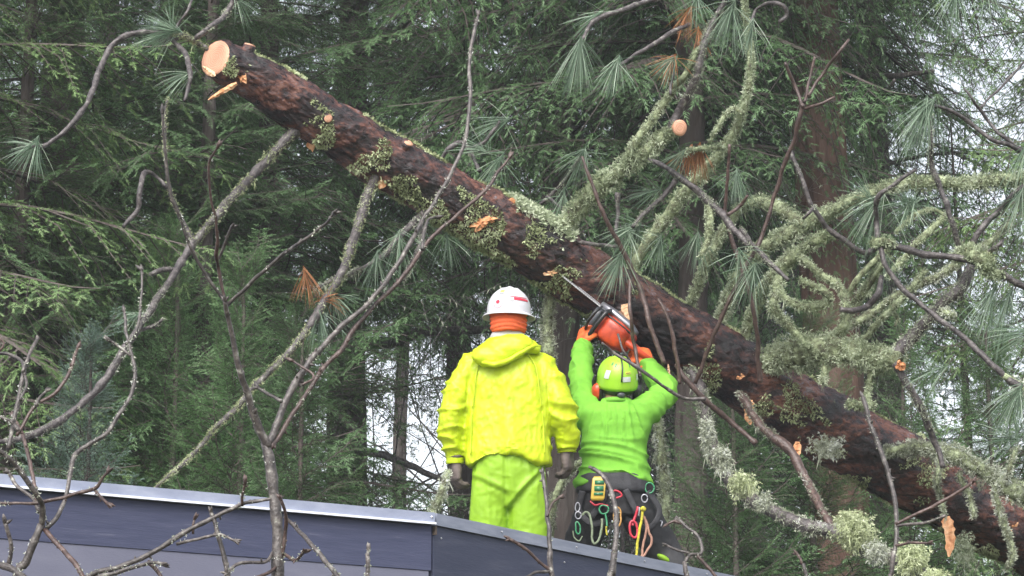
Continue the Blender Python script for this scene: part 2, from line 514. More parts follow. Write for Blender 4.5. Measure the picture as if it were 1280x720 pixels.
def make_bough(seed, L=2.4, lat_gap=0.115, twig_gap=0.05, twig_len=0.10, W=0.021, droop=0.35, lat_droop=0.3, wid=0.36, pairs=3, curl=0.15):
    """one flat, drooping conifer bough pointing along +X"""
    r = np.random.default_rng(seed)
    def axis(t):
        x = L * t * (1 - 0.06 * t)
        z = L * (0.10 * t - droop * t ** 2 + curl * t ** 4)
        y = L * 0.05 * np.sin(t * 4 + seed)
        return np.stack([x, y, z], -1)
    Bs, Ds, Us, Ls, ts = [], [], [], [], []
    stems = [(axis(np.linspace(0, 1, 9)), np.linspace(0.022, 0.004, 9) * L / 2.4)]
    t = 0.10
    sg = 1
    while t < 1.0:
        p = axis(np.array([t]))[0]
        tan = nrm(axis(np.array([t + 0.01]))[0] - p)
        sdv = nrm(np.cross([0, 0, 1], tan)) * sg
        ln = L * wid * (min(1.0, 0.35 + t * 2.2) if t < 0.3 else (1.05 - t) / 0.75 + 0.08) * r.uniform(0.6, 1.15)
        ang = R(r.uniform(42, 66))
        d0 = nrm(tan * math.cos(ang) + sdv * math.sin(ang) + np.array([0, 0, r.uniform(-0.25, 0.1)]))
        m = max(2, int(ln / twig_gap))
        s = (np.arange(m) + r.uniform(0, 1)) / m
        C = p + d0 * (ln * s)[:, None]
        dr = lat_droop * r.uniform(0.5, 1.5)
        C[:, 2] -= dr * ln * s ** 2
        D = np.repeat(d0[None], m, 0); D[:, 2] -= 2 * dr * s
        D = nrm(D)
        if ln > 0.25:
            stems.append((np.array([p, p + (C[m // 2] - p), C[-1]]), np.array([0.007, 0.005, 0.002])))
        nrmv = nrm(np.cross(D, nrm(np.cross([0, 0, 1.0], D)))) 
        sd = nrm(np.cross([0, 0, 1.0], D))
        for q in (-1, 1):
            a = np.radians(r.uniform(35, 62, m))[:, None]
            d = nrm(D * np.cos(a) + sd * q * np.sin(a) + np.stack([0 * s, 0 * s, r.uniform(-0.45, 0.15, m)], -1))
            Bs.append(C); Ds.append(d)
            Us.append(nrm(np.cross(nrm(np.cross(d, sd * q + 0.01)) + r.normal(0, 0.35, (m, 3)), d)))
            Ls.append(twig_len * r.uniform(0.6, 1.3, m) * (1.1 - 0.5 * s))
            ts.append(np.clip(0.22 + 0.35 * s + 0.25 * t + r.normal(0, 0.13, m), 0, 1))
        # end twig of the lateral
        Bs.append(C[-1:]); Ds.append(D[-1:]); Us.append(sd[-1:]); Ls.append(np.array([twig_len * 1.2])); ts.append(np.array([0.85]))
        t += lat_gap / L * r.uniform(0.35, 0.7)
        sg = -sg
    B = np.concatenate(Bs); D = np.concatenate(Ds); U = np.concatenate(Us); Ln = np.concatenate(Ls); tt = np.concatenate(ts)
    V, Fc, tf = twig_tris(B, D, U, Ln, np.full(len(B), W), tt, pairs, r)
    st = MB()
    for C, rr in stems:
        st.add(*tube(C, rr, 3, False))
    return V, tf, np.concatenate(st.V), np.concatenate(st.Q)

BOUGHS = {}
def bough_set(key, n, **kw):
    BOUGHS[key] = [make_bough(100 + i * 7 + len(key) * 31, **kw) for i in range(n)]
bough_set('fir', 4, L=2.4, lat_gap=0.15, twig_gap=0.058, twig_len=0.105, W=0.023, pairs=4, droop=0.30, lat_droop=0.35)
bough_set('droop', 4, L=2.4, lat_gap=0.15, twig_gap=0.055, twig_len=0.095, W=0.020, pairs=4, droop=0.52, lat_droop=0.75, wid=0.34, curl=0.2)
bough_set('young', 3, L=1.3, lat_gap=0.10, twig_gap=0.05, twig_len=0.095, W=0.022, droop=0.12, lat_droop=0.15, wid=0.42, curl=0.25)
bough_set('far', 3, L=2.4, lat_gap=0.30, twig_gap=0.125, twig_len=0.22, W=0.055, droop=0.38, lat_droop=0.5, pairs=2)
bough_set('top', 2, L=2.4, lat_gap=0.55, twig_gap=0.22, twig_len=0.35, W=0.10, droop=0.35, lat_droop=0.4, pairs=1)

def crown_mesh(name, kind, seed, H, z0, Lmax, gap, per, zdetail=14.5, fill=1.0, flat_top=0.0):
    """all the boughs of one tree, trunk axis at the origin"""
    r = np.random.default_rng(seed)
    FV, FT, SV, SQ = [], [], [], []
    ns = 0
    z = z0
    ph = r.uniform(0, 6.28)
    while z < H - (0.02 if kind == 'young' else 0.3):
        frac = (z - z0) / (H - z0)
        hi = z > zdetail
        for k in range(per if not hi else max(3, per - 2)):
            if r.uniform() > fill: continue
            lst = BOUGHS['top'] if hi else BOUGHS[kind]
            V, tf, sv, sq = lst[r.integers(len(lst))]
            Lr = Lmax * max(0.26 if kind == 'young' else 0.12, (1 - frac) ** (0.62 if kind == 'young' else 0.75)) * (0.55 + 0.45 * min(1, frac * 6 + 0.4)) * r.uniform(0.65, 1.15)
            base = 1.3 if kind == 'young' and not hi else 2.4
            s = Lr / base
            a = ph + k * 2 * math.pi / per + r.uniform(-0.45, 0.45)
            el = r.uniform(-0.25, 0.22) + (0.9 if kind == 'young' else 0.35) * frac
            rot = np.array(Euler((r.uniform(-0.35, 0.35), -el, a), 'XYZ').to_matrix())
            sv2 = np.array([s, s * r.uniform(0.85, 1.2), s * r.uniform(0.8, 1.2)])
            # twigs keep their own size: thin out instead of shrinking when the bough is small
            o = np.array([0, 0, z + r.uniform(-0.5, 0.5) * gap])
            FV.append((V * sv2) @ rot.T + o)
            FT.append(np.clip(tf + r.normal(0, 0.10), 0, 1))
            q = (sv * sv2) @ rot.T + o
            SV.append(q); SQ.append(sq + ns); ns += len(q)
        z += gap * (1.0 if not hi else 1.5) * r.uniform(0.8, 1.2)
        ph += 2.4
    V = np.concatenate(FV); T = np.arange(len(V)).reshape(-1, 3); tf = np.concatenate(FT)
    sv = np.concatenate(SV); sq = np.concatenate(SQ)
    me = make_mesh(name, np.vstack([V, sv]), [T, sq + len(V)], False, {'tint': ('FACE', np.concatenate([tf, np.zeros(len(sq))]))})
    idx = np.concatenate([np.zeros(len(T), np.int32), np.ones(len(sq), np.int32)])
    return me, idx

def finish_crown(me, idx, mat):
    me.materials.append(mat); me.materials.append(M['bark_far'])
    me.polygons.foreach_set('material_index', idx)
    return me

CROWN = {}
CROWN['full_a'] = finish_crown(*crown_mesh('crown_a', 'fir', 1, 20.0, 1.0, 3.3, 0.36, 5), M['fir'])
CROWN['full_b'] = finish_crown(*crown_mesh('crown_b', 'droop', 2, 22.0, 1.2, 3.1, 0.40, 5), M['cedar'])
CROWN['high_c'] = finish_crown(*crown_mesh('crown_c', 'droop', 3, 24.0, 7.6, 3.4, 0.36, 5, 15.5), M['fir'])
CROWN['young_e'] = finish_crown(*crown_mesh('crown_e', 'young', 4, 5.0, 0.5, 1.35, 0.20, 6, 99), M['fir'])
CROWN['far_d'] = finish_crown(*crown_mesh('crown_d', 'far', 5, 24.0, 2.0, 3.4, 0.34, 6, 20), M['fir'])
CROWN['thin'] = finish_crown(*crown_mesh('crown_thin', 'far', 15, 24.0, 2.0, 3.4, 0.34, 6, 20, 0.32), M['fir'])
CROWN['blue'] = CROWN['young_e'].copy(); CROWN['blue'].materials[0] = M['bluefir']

def trunk_mesh(name, H, r0, bottom=-0.15, seg=22, rows=120, power=0.8, flare=0.35):
    z = np.linspace(bottom, H, rows)
    t = np.clip(z / H, 0, 1)
    r = r0 * (1 - t) ** power + 0.012
    r = r * (1 + flare * np.exp(-np.clip(z, 0, None) / 0.4))
    th = np.linspace(0, 2 * np.pi, seg, endpoint=False)
    TH, ZZ = np.meshgrid(th, z)
    Rr = np.repeat(r[:, None], seg, 1)
    k_ = max(2.0, r0 * 22)
    p = np.stack([np.cos(TH) * k_, np.sin(TH) * k_, ZZ * 1.6], -1)
    rid = 1 - np.abs(vnoise(p * 1.5 + 0.6 * vnoise(p)[..., None])) * 2.2
    Rr = Rr * (1 + 0.09 * np.clip(rid, -0.6, 1) - 0.05 + 0.05 * fbm(p * 0.5, 2)) + 0.008 * fbm(p * np.array([3, 3, 6]), 2)
    wob = 0.05 * np.stack([vnoise(np.stack([ZZ * 0.25, 0 * ZZ + 3, 0 * ZZ], -1)), vnoise(np.stack([ZZ * 0.25, 0 * ZZ + 9, 0 * ZZ], -1))], -1)
    V = np.stack([Rr * np.cos(TH) + wob[..., 0], Rr * np.sin(TH) + wob[..., 1], ZZ], -1).reshape(-1, 3)
    return make_mesh(name, V, grid_faces(rows, seg), True)

TRUNK = {k: trunk_mesh('trunk_' + k, h, r, power=pw, seg=sg, rows=rw) for k, h, r, pw, sg, rw in (('big', 24.0, 0.34, 0.8, 56, 420), ('mid', 22.0, 0.25, 0.8, 48, 420), ('slim', 20.0, 0.17, 0.8, 36, 420), ('young', 4.95, 0.045, 1.4, 10, 60))}
for k in TRUNK: TRUNK[k].materials.append(M['bark_red'] if k == 'big' else M['bark_far'])

def plant(px, Y, crown, trunk, rz, s, label, group='conifers of the forest behind the roof', name='fir_tree', sz=None):
    x = P(px, 360, Y)[0]
    t = thing(name, (x, Y, 0), label, 'tree', group, rz)
    t.scale = (s, s, sz or s)
    link('trunk', TRUNK[trunk], None, t)
    if crown: link('crown', CROWN[crown], None, t)
    return t

L_FAR = 'conifer in the thick dark forest far behind the fallen trunk'
L_MID = 'tall drooping fir in the forest wall just behind the roof'
trees = {}
#                px    Y    crown    trunk   rz   s
trees['l1'] = plant(-120, 17.5, 'full_b', 'mid', 0.3, 1.0, 'tall olive green fir with drooping boughs near the curled bare pine twig')
trees['l2'] = plant(70, 19.5, 'full_a', 'mid', 1.9, 0.95, 'tall green fir with a dark trunk showing behind the curled pine twig')
trees['l3'] = plant(205, 22.5, 'full_b', 'mid', 4.1, 1.0, 'tall olive green fir rising behind the sawn end of the trunk')
trees['l5'] = plant(255, 19.0, 'full_a', 'slim', 3.4, 0.62, 'half grown fir with dense green boughs beside the long mossy limb')
trees['l6'] = plant(20, 18.0, 'full_a', 'slim', 0.8, 0.6, 'half grown fir behind the small blue green conifer')
trees['l4'] = plant(330, 21.0, 'full_a', 'slim', 5.2, 0.85, 'slender green fir rising close behind the red brown trunk top')
trees['trunk_l'] = plant(436, 24.0, 'high_c', 'mid', 0.5, 1.0, 'tall fir with bare dark trunk rising left of the man in yellow')
trees['trunk_m'] = plant(577, 26.5, 'high_c', 'slim', 2.2, 1.08, 'slim fir with mossy side limb high above the man in yellow')
trees['trunk_s'] = plant(700, 22.5, 'high_c', 'mid', 3.3, 1.0, 'tall fir whose grey trunk stands behind the raised chainsaw')
trees['trunk_g'] = plant(862, 20.5, 'high_c', 'slim', 4.4, 0.98, 'fir with weathered grey trunk right of the man in lime green')
trees['trunk_r'] = plant(1034, 21.0, 'high_c', 'big', 1.2, 0.92, 'thick reddish brown fir trunk behind the mossy limbs', sz=1.25)
trees['trunk_rr'] = plant(1100, 28.0, 'high_c', 'mid', 5.8, 1.05, 'dark slim fir trunk beside the thick reddish trunk')
trees['r1'] = plant(1440, 20.0, 'full_b', 'mid', 2.7, 1.0, 'tall olive green fir beyond the hanging needle tufts')
trees['r2'] = plant(1200, 24.0, 'full_a', 'slim', 0.9, 0.47, 'half grown fir between the reddish trunk and the mossy limbs')
trees['r3'] = plant(1300, 26.0, 'full_b', 'slim', 2.9, 0.45, 'half grown olive green fir behind the hanging needle tufts')
for i, (px, Y, cr, rz, s) in enumerate((
        (-60, 31, 'far_d', 0.2, 1.0), (120, 34, 'far_d', 1.3, 1.1), (270, 32, 'far_d', 2.6, 1.0),
        (790, 36, 'far_d', 5.1, 1.1), (930, 33, 'far_d', 0.8, 1.05), (1010, 39, 'far_d', 1.9, 1.15),
        (1440, 36, 'far_d', 4.2, 1.0),
        (850, 47, 'far_d', 1.1, 1.2), (60, 46, 'far_d', 2.2, 1.2))):
    trees['f%d' % i] = plant(px, Y, cr, 'mid', rz, s, L_FAR)
plant(505, 44, 'thin', 'slim', 1.0, 1.1, 'thinly leaved far conifer in the bright sky gap left of the man in yellow')
L_Y = 'young fir whose green top shows just above the metal roof edge'
for px, Y, s, rz in ((375, 15.6, 1.05, 0.4), (300, 17.0, 1.2, 2.0), (215, 18.0, 1.3, 1.0)):
    plant(px, Y, 'young_e', 'young', rz, s, L_Y, 'young firs left of the men', 'young_fir')
L_Y2 = 'young fir growing below the fallen trunk right of the lime green man'
for px, Y, s, rz in ((905, 16.8, 1.08, 0.7), (1010, 17.6, 1.15, 3.0), (1130, 19.0, 1.2, 4.4), (1230, 20.0, 1.25, 5.5)):
    plant(px, Y, 'young_e', 'young', rz, s, L_Y2, 'young firs right of the men', 'young_fir')
plant(112, 15.3, 'blue', 'young', 1.5, 1.0, 'small blue green conifer among darker firs on the left', None, 'young_conifer')

# bare, lichen-hung undergrowth trees between the firs
def bare_tree_mesh(seed, H=9.0, r0=0.035, depth=5, spread=0.75, first=0.35):
    r = np.random.default_rng(seed)
    mb = MB(); hang = []
    def grow(p, d, L, rad, lev):
        n = 5
        pts = [p]
        dd = d.copy()
        for i in range(n):
            dd = nrm(dd + r.normal(0, 0.17, 3) + np.array([0, 0, 0.05 - 0.05 * lev * (0.5)]))
            pts.append(pts[-1] + dd * L / n)
        C = np.array(pts)
        mb.add(*tube(C, np.linspace(rad, rad * 0.55, n + 1), 5 if lev < 2 else 3, False))
        if lev >= 1: hang.append((C, rad))
        if lev >= depth: return
        kk = 3 if lev else 9
        for k in range(kk):
            s = r.uniform(first if lev == 0 else 0.25, 1.0)
            i = min(n - 1, int(s * n)); q = C[i] + (C[i + 1] - C[i]) * (s * n - i)
            ax = nrm(np.cross(dd, r.normal(0, 1, 3)))
            nd = nrm(dd * r.uniform(0.3, 0.8) + ax * spread)
            grow(q, nd, L * r.uniform(0.38, 0.62), max(0.0035, rad * r.uniform(0.35, 0.55)), lev + 1)
    grow(np.zeros(3) - [0, 0, 0.1], np.array([0, 0, 1.0]), H, r0, 0)
    # wisps of lichen hanging from the branches
    Ps = []
    for C, rad in hang:
        m = r.integers(0, 5)
        for k in range(m):
            i = r.integers(len(C) - 1)
            Ps.append(C[i] + (C[i + 1] - C[i]) * r.uniform())
    Ps = np.array(Ps); n = len(Ps)
    a = r.uniform(0, 6.28, n); w = r.uniform(0.004, 0.012, n); L = r.uniform(0.02, 0.09, n)
    dx = np.stack([np.cos(a) * w, np.sin(a) * w, 0 * a], -1)
    V = np.stack([Ps - dx, Ps + dx, Ps + np.stack([r.normal(0, 0.015, n), r.normal(0, 0.015, n), -L], -1)], 1).reshape(-1, 3)
    return mb, V, np.clip(r.normal(0.35, 0.2, n), 0, 1)

def plant_bare(proto, px, Y, rz, s, label, group):
    t = copy_tree(proto)
    t.location = (P(px, 360, Y)[0], Y, 0); t.rotation_euler = (0, 0, rz); t.scale = (s, s, s)
    t['label'] = label; t['group'] = group
    return t
L_B = 'leafless tree with fine lichen hung branches between the forest trunks'
G_B = 'leafless lichen hung undergrowth trees'
protos = []
for sd, hh in ((21, 10.0), (22, 8.5)):
    t = thing('leafless_tree', (0, 0, 0), L_B, 'tree', G_B)
    mb, lv, lt = bare_tree_mesh(sd, hh)
    mb.build('trunk', M['limb'], t)
    link('lichen', make_mesh('lichen', lv, np.arange(len(lv)).reshape(-1, 3), False, {'tint': ('FACE', lt)}), M['lichen'], t, 'stuff')
    protos.append(t)
spots = ((525, 26, 0.0, 0.8), (600, 24.0, 1.2, 0.75), (560, 31.0, 2.0, 0.9), (650, 28.0, 3.0, 0.9), (745, 25, 4.0, 0.75), (820, 27.0, 5.0, 0.8),
         (945, 24.0, 0.6, 0.75), (1180, 26.0, 1.7, 0.8), (1245, 30, 2.8, 0.9), (490, 34, 2.4, 1.0))
for i, (px, Y, rz, s) in enumerate(spots):
    if i < 2:
        t = protos[i]; t.location = (P(px, 360, Y)[0], Y, 0); t.rotation_euler = (0, 0, rz); t.scale = (s, s, s)
    else:
        plant_bare(protos[i % 2], px, Y, rz, s, L_B, G_B)

# the big side limbs of the standing trunks that the photograph shows
def limb_px(tree, pts, Y0, Y1, mat, name='branch'):
    q = []
    for i, (x, y, r) in enumerate(pts):
        Yc = Y0 + (Y1 - Y0) * i / (len(pts) - 1)
        p = P(x, y, Yc); q.append([*p, r * mpp(p)])
    q = resample(q, 0.06)
    q[:, :3] += 0.02 * np.stack([vnoise(q[:, :3] * 5), vnoise(q[:, :3] * 5 + 9), vnoise(q[:, :3] * 5 + 20)], -1)
    bpy.context.view_layer.update()
    inv = np.array(tree.matrix_world.inverted())
    C = q[:, :3] @ inv[:3, :3].T + inv[:3, 3]
    return MB().add(*tube(C, q[:, 3] / tree.scale[0], 7)).build(name, mat, tree)
limb_px(trees['trunk_l'], [(436, 432, 9), (480, 428, 8), (530, 415, 7), (580, 412, 6), (640, 414, 5)], 24, 22.5, M['limb'])
limb_px(trees['trunk_l'], [(430, 432, 8), (390, 436, 7), (350, 440, 5), (325, 440, 3)], 24, 22.5, M['limb'])
limb_px(trees['trunk_l'], [(430, 562, 6), (470, 567, 5), (510, 580, 4.5), (550, 598, 3.5), (575, 606, 2.5)], 24, 22, M['limb'])
limb_px(trees['trunk_m'], [(577, 40, 6), (545, 38, 5.5), (500, 45, 5), (470, 48, 3.5)], 26.5, 25, M['limb'])
limb_px(trees['trunk_r'], [(1040, 110, 6), (1080, 98, 4), (1120, 95, 3), (1165, 88, 2)], 22, 20.5, M['limb'])
limb_px(trees['trunk_r'], [(1030, 150, 5), (1060, 145, 4), (1090, 130, 3), (1120, 100, 2)], 22, 20.5, M['limb'])

# ================================================================== FALLEN PINE
def Ylog(x):
    return 11.3 + (x - 275) / 1015.0 * 2.7
LOGPX = [(269, 72, 23), (300, 87, 26), (350, 118, 29.5), (400, 150, 33), (500, 211, 35), (600, 268, 37), (700, 327, 38), (800, 391, 40), (900, 452, 41.5), (1000, 514, 43), (1100, 571, 45), (1200, 625, 46), (1290, 672, 47)]
lg = []
for x, y, r in LOGPX:
    p = P(x, y, Ylog(x)); lg.append([*p, r * mpp(p)])
dl = nrm(np.array(lg[-1][:3]) - np.array(lg[-4][:3]))
p = np.array(lg[-1][:3]); rr = lg[-1][3]
while p[2] > 0.15:
    p = p + dl * 0.9; rr *= 1.035
    lg.append([*p, rr])
LOG = resample(lg, 0.016)
BASE = LOG[-1, :3].copy(); BASE[2] = 0
pine = thing('fallen_pine', BASE, 'fallen pine trunk with red brown bark leaning across the roof, its top cut off', 'tree')

# wet pine bark: broad colour patches, broken up by fine flakes
M['bark'], n_, l_, b_ = new_mat('wet pine bark')
tc = n_.new('ShaderNodeTexCoord'); mp = n_.new('ShaderNodeMapping'); l_.new(tc.outputs['Object'], mp.inputs[0])
mp.inputs['Rotation'].default_value = (0, R(28), 0); mp.inputs['Scale'].default_value = (0.45, 1, 1)
def nz_(sc, det=6, rg=0.6):
    q = n_.new('ShaderNodeTexNoise'); q.inputs['Scale'].default_value = sc; q.inputs['Detail'].default_value = det; q.inputs['Roughness'].default_value = rg
    l_.new(mp.outputs[0], q.inputs['Vector']); return q.outputs['Fac']
def mth(op, a, b):
    q = n_.new('ShaderNodeMath'); q.operation = op
    for k_, v_ in enumerate((a, b)):
        if isinstance(v_, (int, float)): q.inputs[k_].default_value = v_
        else: l_.new(v_, q.inputs[k_])
    return q.outputs[0]
big, fine, mic = nz_(5.5, 5), nz_(38, 6, 0.7), nz_(130, 3)
fac = mth('ADD', mth('MULTIPLY', big, 0.56), mth('MULTIPLY', fine, 0.44))
rp = ramp(n_, [(0.40, (0.007, 0.006, 0.007)), (0.455, (0.020, 0.012, 0.014)), (0.50, (0.050, 0.022, 0.021)), (0.54, (0.11, 0.042, 0.031)), (0.575, (0.19, 0.078, 0.05)), (0.60, (0.14, 0.105, 0.115)), (0.66, (0.28, 0.25, 0.265))])
l_.new(fac, rp.inputs[0]); l_.new(rp.outputs[0], b_.inputs['Base Color'])
mr_ = n_.new('ShaderNodeMapRange'); mr_.inputs[1].default_value = 0.35; mr_.inputs[2].default_value = 0.65; mr_.inputs[3].default_value = 0.22; mr_.inputs[4].default_value = 0.6
l_.new(fine, mr_.inputs[0]); l_.new(mr_.outputs[0], b_.inputs['Roughness']); b_.inputs['Specular IOR Level'].default_value = 0.55
bp_ = n_.new('ShaderNodeBump'); bp_.inputs['Strength'].default_value = 0.9; bp_.inputs['Distance'].default_value = 0.012
l_.new(mth('ADD', fine, mth('MULTIPLY', mic, 0.35)), bp_.inputs['Height']); l_.new(bp_.outputs[0], b_.inputs['Normal'])
# top side of the log is paler and greyer: weathered flakes with a shape of their own
def worley(p, k=2):
    i = np.floor(p).astype(np.int64); best = np.full((k, len(p)), 9.0); cid = np.zeros(len(p))
    for a in (-1, 0, 1):
        for b in (-1, 0, 1):
            c0 = i[:, 0] + a; c1 = i[:, 1] + b
            q = np.stack([c0 + _hash(c0, c1, c0 * 0 + 5), c1 + _hash(c0, c1, c0 * 0 + 11)], -1)
            d = np.linalg.norm(p - q, axis=1)
            better = d < best[0]
            cid = np.where(better, _hash(c0, c1, c0 * 0 + 23), cid)
            best[1] = np.where(better, best[0], np.minimum(best[1], d))
            best[0] = np.where(better, d, best[0])
    return best, cid

seg = 128
C = LOG[:, :3] - BASE; r = LOG[:, 3]
T, Nn, Bn = frames(C)
s = np.concatenate([[0], np.cumsum(np.linalg.norm(np.diff(C, axis=0), axis=1))])
th = np.linspace(0, 2 * np.pi, seg, endpoint=False)
TH, SS = np.meshgrid(th, s)
U = Nn[:, None] * np.cos(TH)[..., None] + Bn[:, None] * np.sin(TH)[..., None]
arc = TH * 0.19
cell = np.stack([SS * 12.0, arc * 30], -1).reshape(-1, 2)
warp = np.stack([vnoise(np.concatenate([cell * 0.9, cell[:, :1] * 0], 1)), vnoise(np.concatenate([cell * 0.9 + 31, cell[:, :1] * 0], 1))], -1)
bw, cid = worley(cell + 0.55 * warp)
crack = np.clip((bw[1] - bw[0]) / 0.22, 0, 1).reshape(SS.shape)
pl = (cid.reshape(SS.shape) - 0.5)
pos = C[:, None] + U * r[:, None, None]
hgt = 0.012 * crack ** 0.6 + 0.012 * pl * crack + 0.012 * fbm(pos * 5, 3) + 0.004 * fbm(pos * 38, 2) + 0.012 * vnoise(np.stack([SS * 1.3, np.cos(TH) * 1.2, np.sin(TH) * 1.2], -1)) - 0.008
Vlog = (pos + U * hgt[..., None] * np.clip(s / 0.05, 0.25, 1)[:, None, None])
TD = nrm(LOG[0, :3] - LOG[40, :3]); CUTN = nrm(TD + 0.45 * nrm(CAM - LOG[0, :3]))
near = s < 0.35
dd_ = ((C[0] - Vlog[near]) * CUTN).sum(-1) / np.dot(TD, CUTN)          # distance along the axis to the sawing plane
ax_ = np.clip(((C[0] - Vlog[near]) * TD).sum(-1), 0, None)
Vlog[near] += TD * ((dd_ - ax_) * np.clip(1 - s[near] / 0.35, 0, 1)[:, None])[..., None]
mb = MB(); mb.add(Vlog.reshape(-1, 3), grid_faces(len(s), seg))
mb.build('trunk', M['bark'], pine)

# ---- sawn end of the trunk: ringed wood disc, tilted a little towards the camera
M['rings'], n_, l_, b_ = new_mat('sawn wood rings')
tc = n_.new('ShaderNodeTexCoord'); mp = n_.new('ShaderNodeMapping'); l_.new(tc.outputs['Object'], mp.inputs[0])
wv = n_.new('ShaderNodeTexWave'); wv.wave_type = 'RINGS'; wv.rings_direction = 'Z'
wv.inputs['Scale'].default_value = 26; wv.inputs['Distortion'].default_value = 4.0; wv.inputs['Detail'].default_value = 2; wv.inputs['Detail Scale'].default_value = 3
l_.new(mp.outputs[0], wv.inputs['Vector'])
rp = ramp(n_, [(0.0, (0.53, 0.265, 0.165)), (0.5, (0.58, 0.305, 0.195)), (1.0, (0.63, 0.355, 0.24))]); l_.new(wv.outputs[0], rp.inputs[0]); l_.new(rp.outputs[0], b_.inputs['Base Color'])
b_.inputs['Roughness'].default_value = 0.6
def disc(c, n, rad, name, parent, mat, base, thick=0.012, seg=28, squash=1.0, jag=0.0):
    """sawn face with its own ring centre; object origin lies at the pith"""
    n = nrm(n); q = Vector(n).to_track_quat('Z', 'Y')
    rows = []
    for rr_, zz in ((rad, -thick), (rad * 1.0, -0.001), (rad * 0.985, 0.0015), (rad * 0.5, 0.002), (rad * 0.06, 0.002)):
        t = np.linspace(0, 2 * np.pi, seg, endpoint=False)
        k = 1 + jag * vnoise(np.stack([np.cos(t) * 2 + c[0] * 9, np.sin(t) * 2, 0 * t + c[1] * 7], -1))
        rows.append(np.stack([rr_ * np.cos(t) * k, rr_ * np.sin(t) * k * squash, 0 * t + zz], -1))
    V = np.vstack(rows + [np.array([[0, 0, 0.002]])])
    j = np.arange(seg); j2 = (j + 1) % seg; m = (len(rows) - 1) * seg
    o = link(name, make_mesh(name, V, [grid_faces(len(rows), seg), np.stack([m + j, m + j2, np.full(seg, len(rows) * seg)], -1)], True), mat, parent)
    o.location = Vector(c) - Vector(base)
    o.rotation_mode = 'QUATERNION'; o.rotation_quaternion = q
    return o
tdir = nrm(LOG[0, :3] - LOG[40, :3])
toC = nrm(CAM - LOG[0, :3])
ring0 = Vlog[0]; c0 = ring0.mean(0); qv = Vector(CUTN).to_track_quat('Z', 'Y'); Mi = np.array(qv.to_matrix())
rl = (ring0 - c0) @ Mi
rows = np.vstack([np.c_[rl[:, :2] * k_, np.full(len(rl), z_)] for k_, z_ in ((1.0, -0.002), (0.97, 0.003), (0.6, 0.003), (0.2, 0.003))] + [[[0, 0, 0.003]]])
j = np.arange(seg); j2 = (j + 1) % seg
co = link('cut_face', make_mesh('cut_face', rows, [grid_faces(4, seg), np.stack([3 * seg + j, 3 * seg + j2, np.full(seg, 4 * seg)], -1)], True), M['rings'], pine)
co.location = Vector(c0); co.rotation_mode = 'QUATERNION'; co.rotation_quaternion = qv

# ---- stubs, torn wood, splinters
def log_at(px):
    """nearest log sample to the photograph column"""
    i = int(np.argmin([abs((q[0] / np.dot(q[:3] - CAM, FWD)) * F_PX + 640 - px) for q in LOG]))
    return LOG[i], nrm(LOG[min(i + 3, len(LOG) - 1), :3] - LOG[max(i - 3, 0), :3])

def on_log(px, py):
    """point of the log's surface that the pixel sees (or its rim), and the outward direction there"""
    d = RT * (px - 640) / F_PX + UP * (360 - py) / F_PX + FWD; d = nrm(d)
    best = None
    q, t = log_at(px)
    for k in range(3):
        w = CAM - q[:3]; a = d - t * np.dot(d, t); b = w - t * np.dot(w, t)
        A = np.dot(a, a); Bq = 2 * np.dot(a, b); Cc = np.dot(b, b) - q[3] ** 2
        D = Bq * Bq - 4 * A * Cc
        lam = (-Bq - math.sqrt(max(D, 0))) / (2 * A)
        pt = CAM + d * lam
        i = int(np.argmin(np.linalg.norm(LOG[:, :3] - pt, axis=1))); q = LOG[i]; t = nrm(LOG[min(i + 3, len(LOG) - 1), :3] - LOG[max(i - 3, 0), :3])
    o = pt - q[:3]; o = nrm(o - t * np.dot(o, t))
    return pt, o, t

def stub(px, py, r_px, L_px, lean=(0, 0, 0), squash=1.0):
    pt, o, t = on_log(px, py)
    m = mpp(pt); n = nrm(o + np.array(lean))
    a = pt - o * 0.05; b = pt + n * L_px * m
    Cq = np.array([a, a + (b - a) * 0.5, a + (b - a) * 0.85, b])
    V, Fc = tube(Cq - BASE, np.array([1.5, 1.2, 1.08, 1.05]) * r_px * m, 18, True, squash)
    V = V + 0.004 * fbm(V * 40, 2)[:, None]
    st = MB().add(V, Fc).build('branch_stub', M['bark'], pine)
    disc(b, n, r_px * m, 'cut_face', st, M['rings'], BASE, 0.006, 24, squash, 0.05)
stub(311, 62, 7.5, 6, (0, 0, 1.0), 0.9)
stub(409, 148, 5.5, 4, (0, -0.3, 0))
stub(508, 181, 7, 4, (0, -0.2, 0.4))
stub(778, 388, 8, 7, (-0.2, -0.3, -0.1))

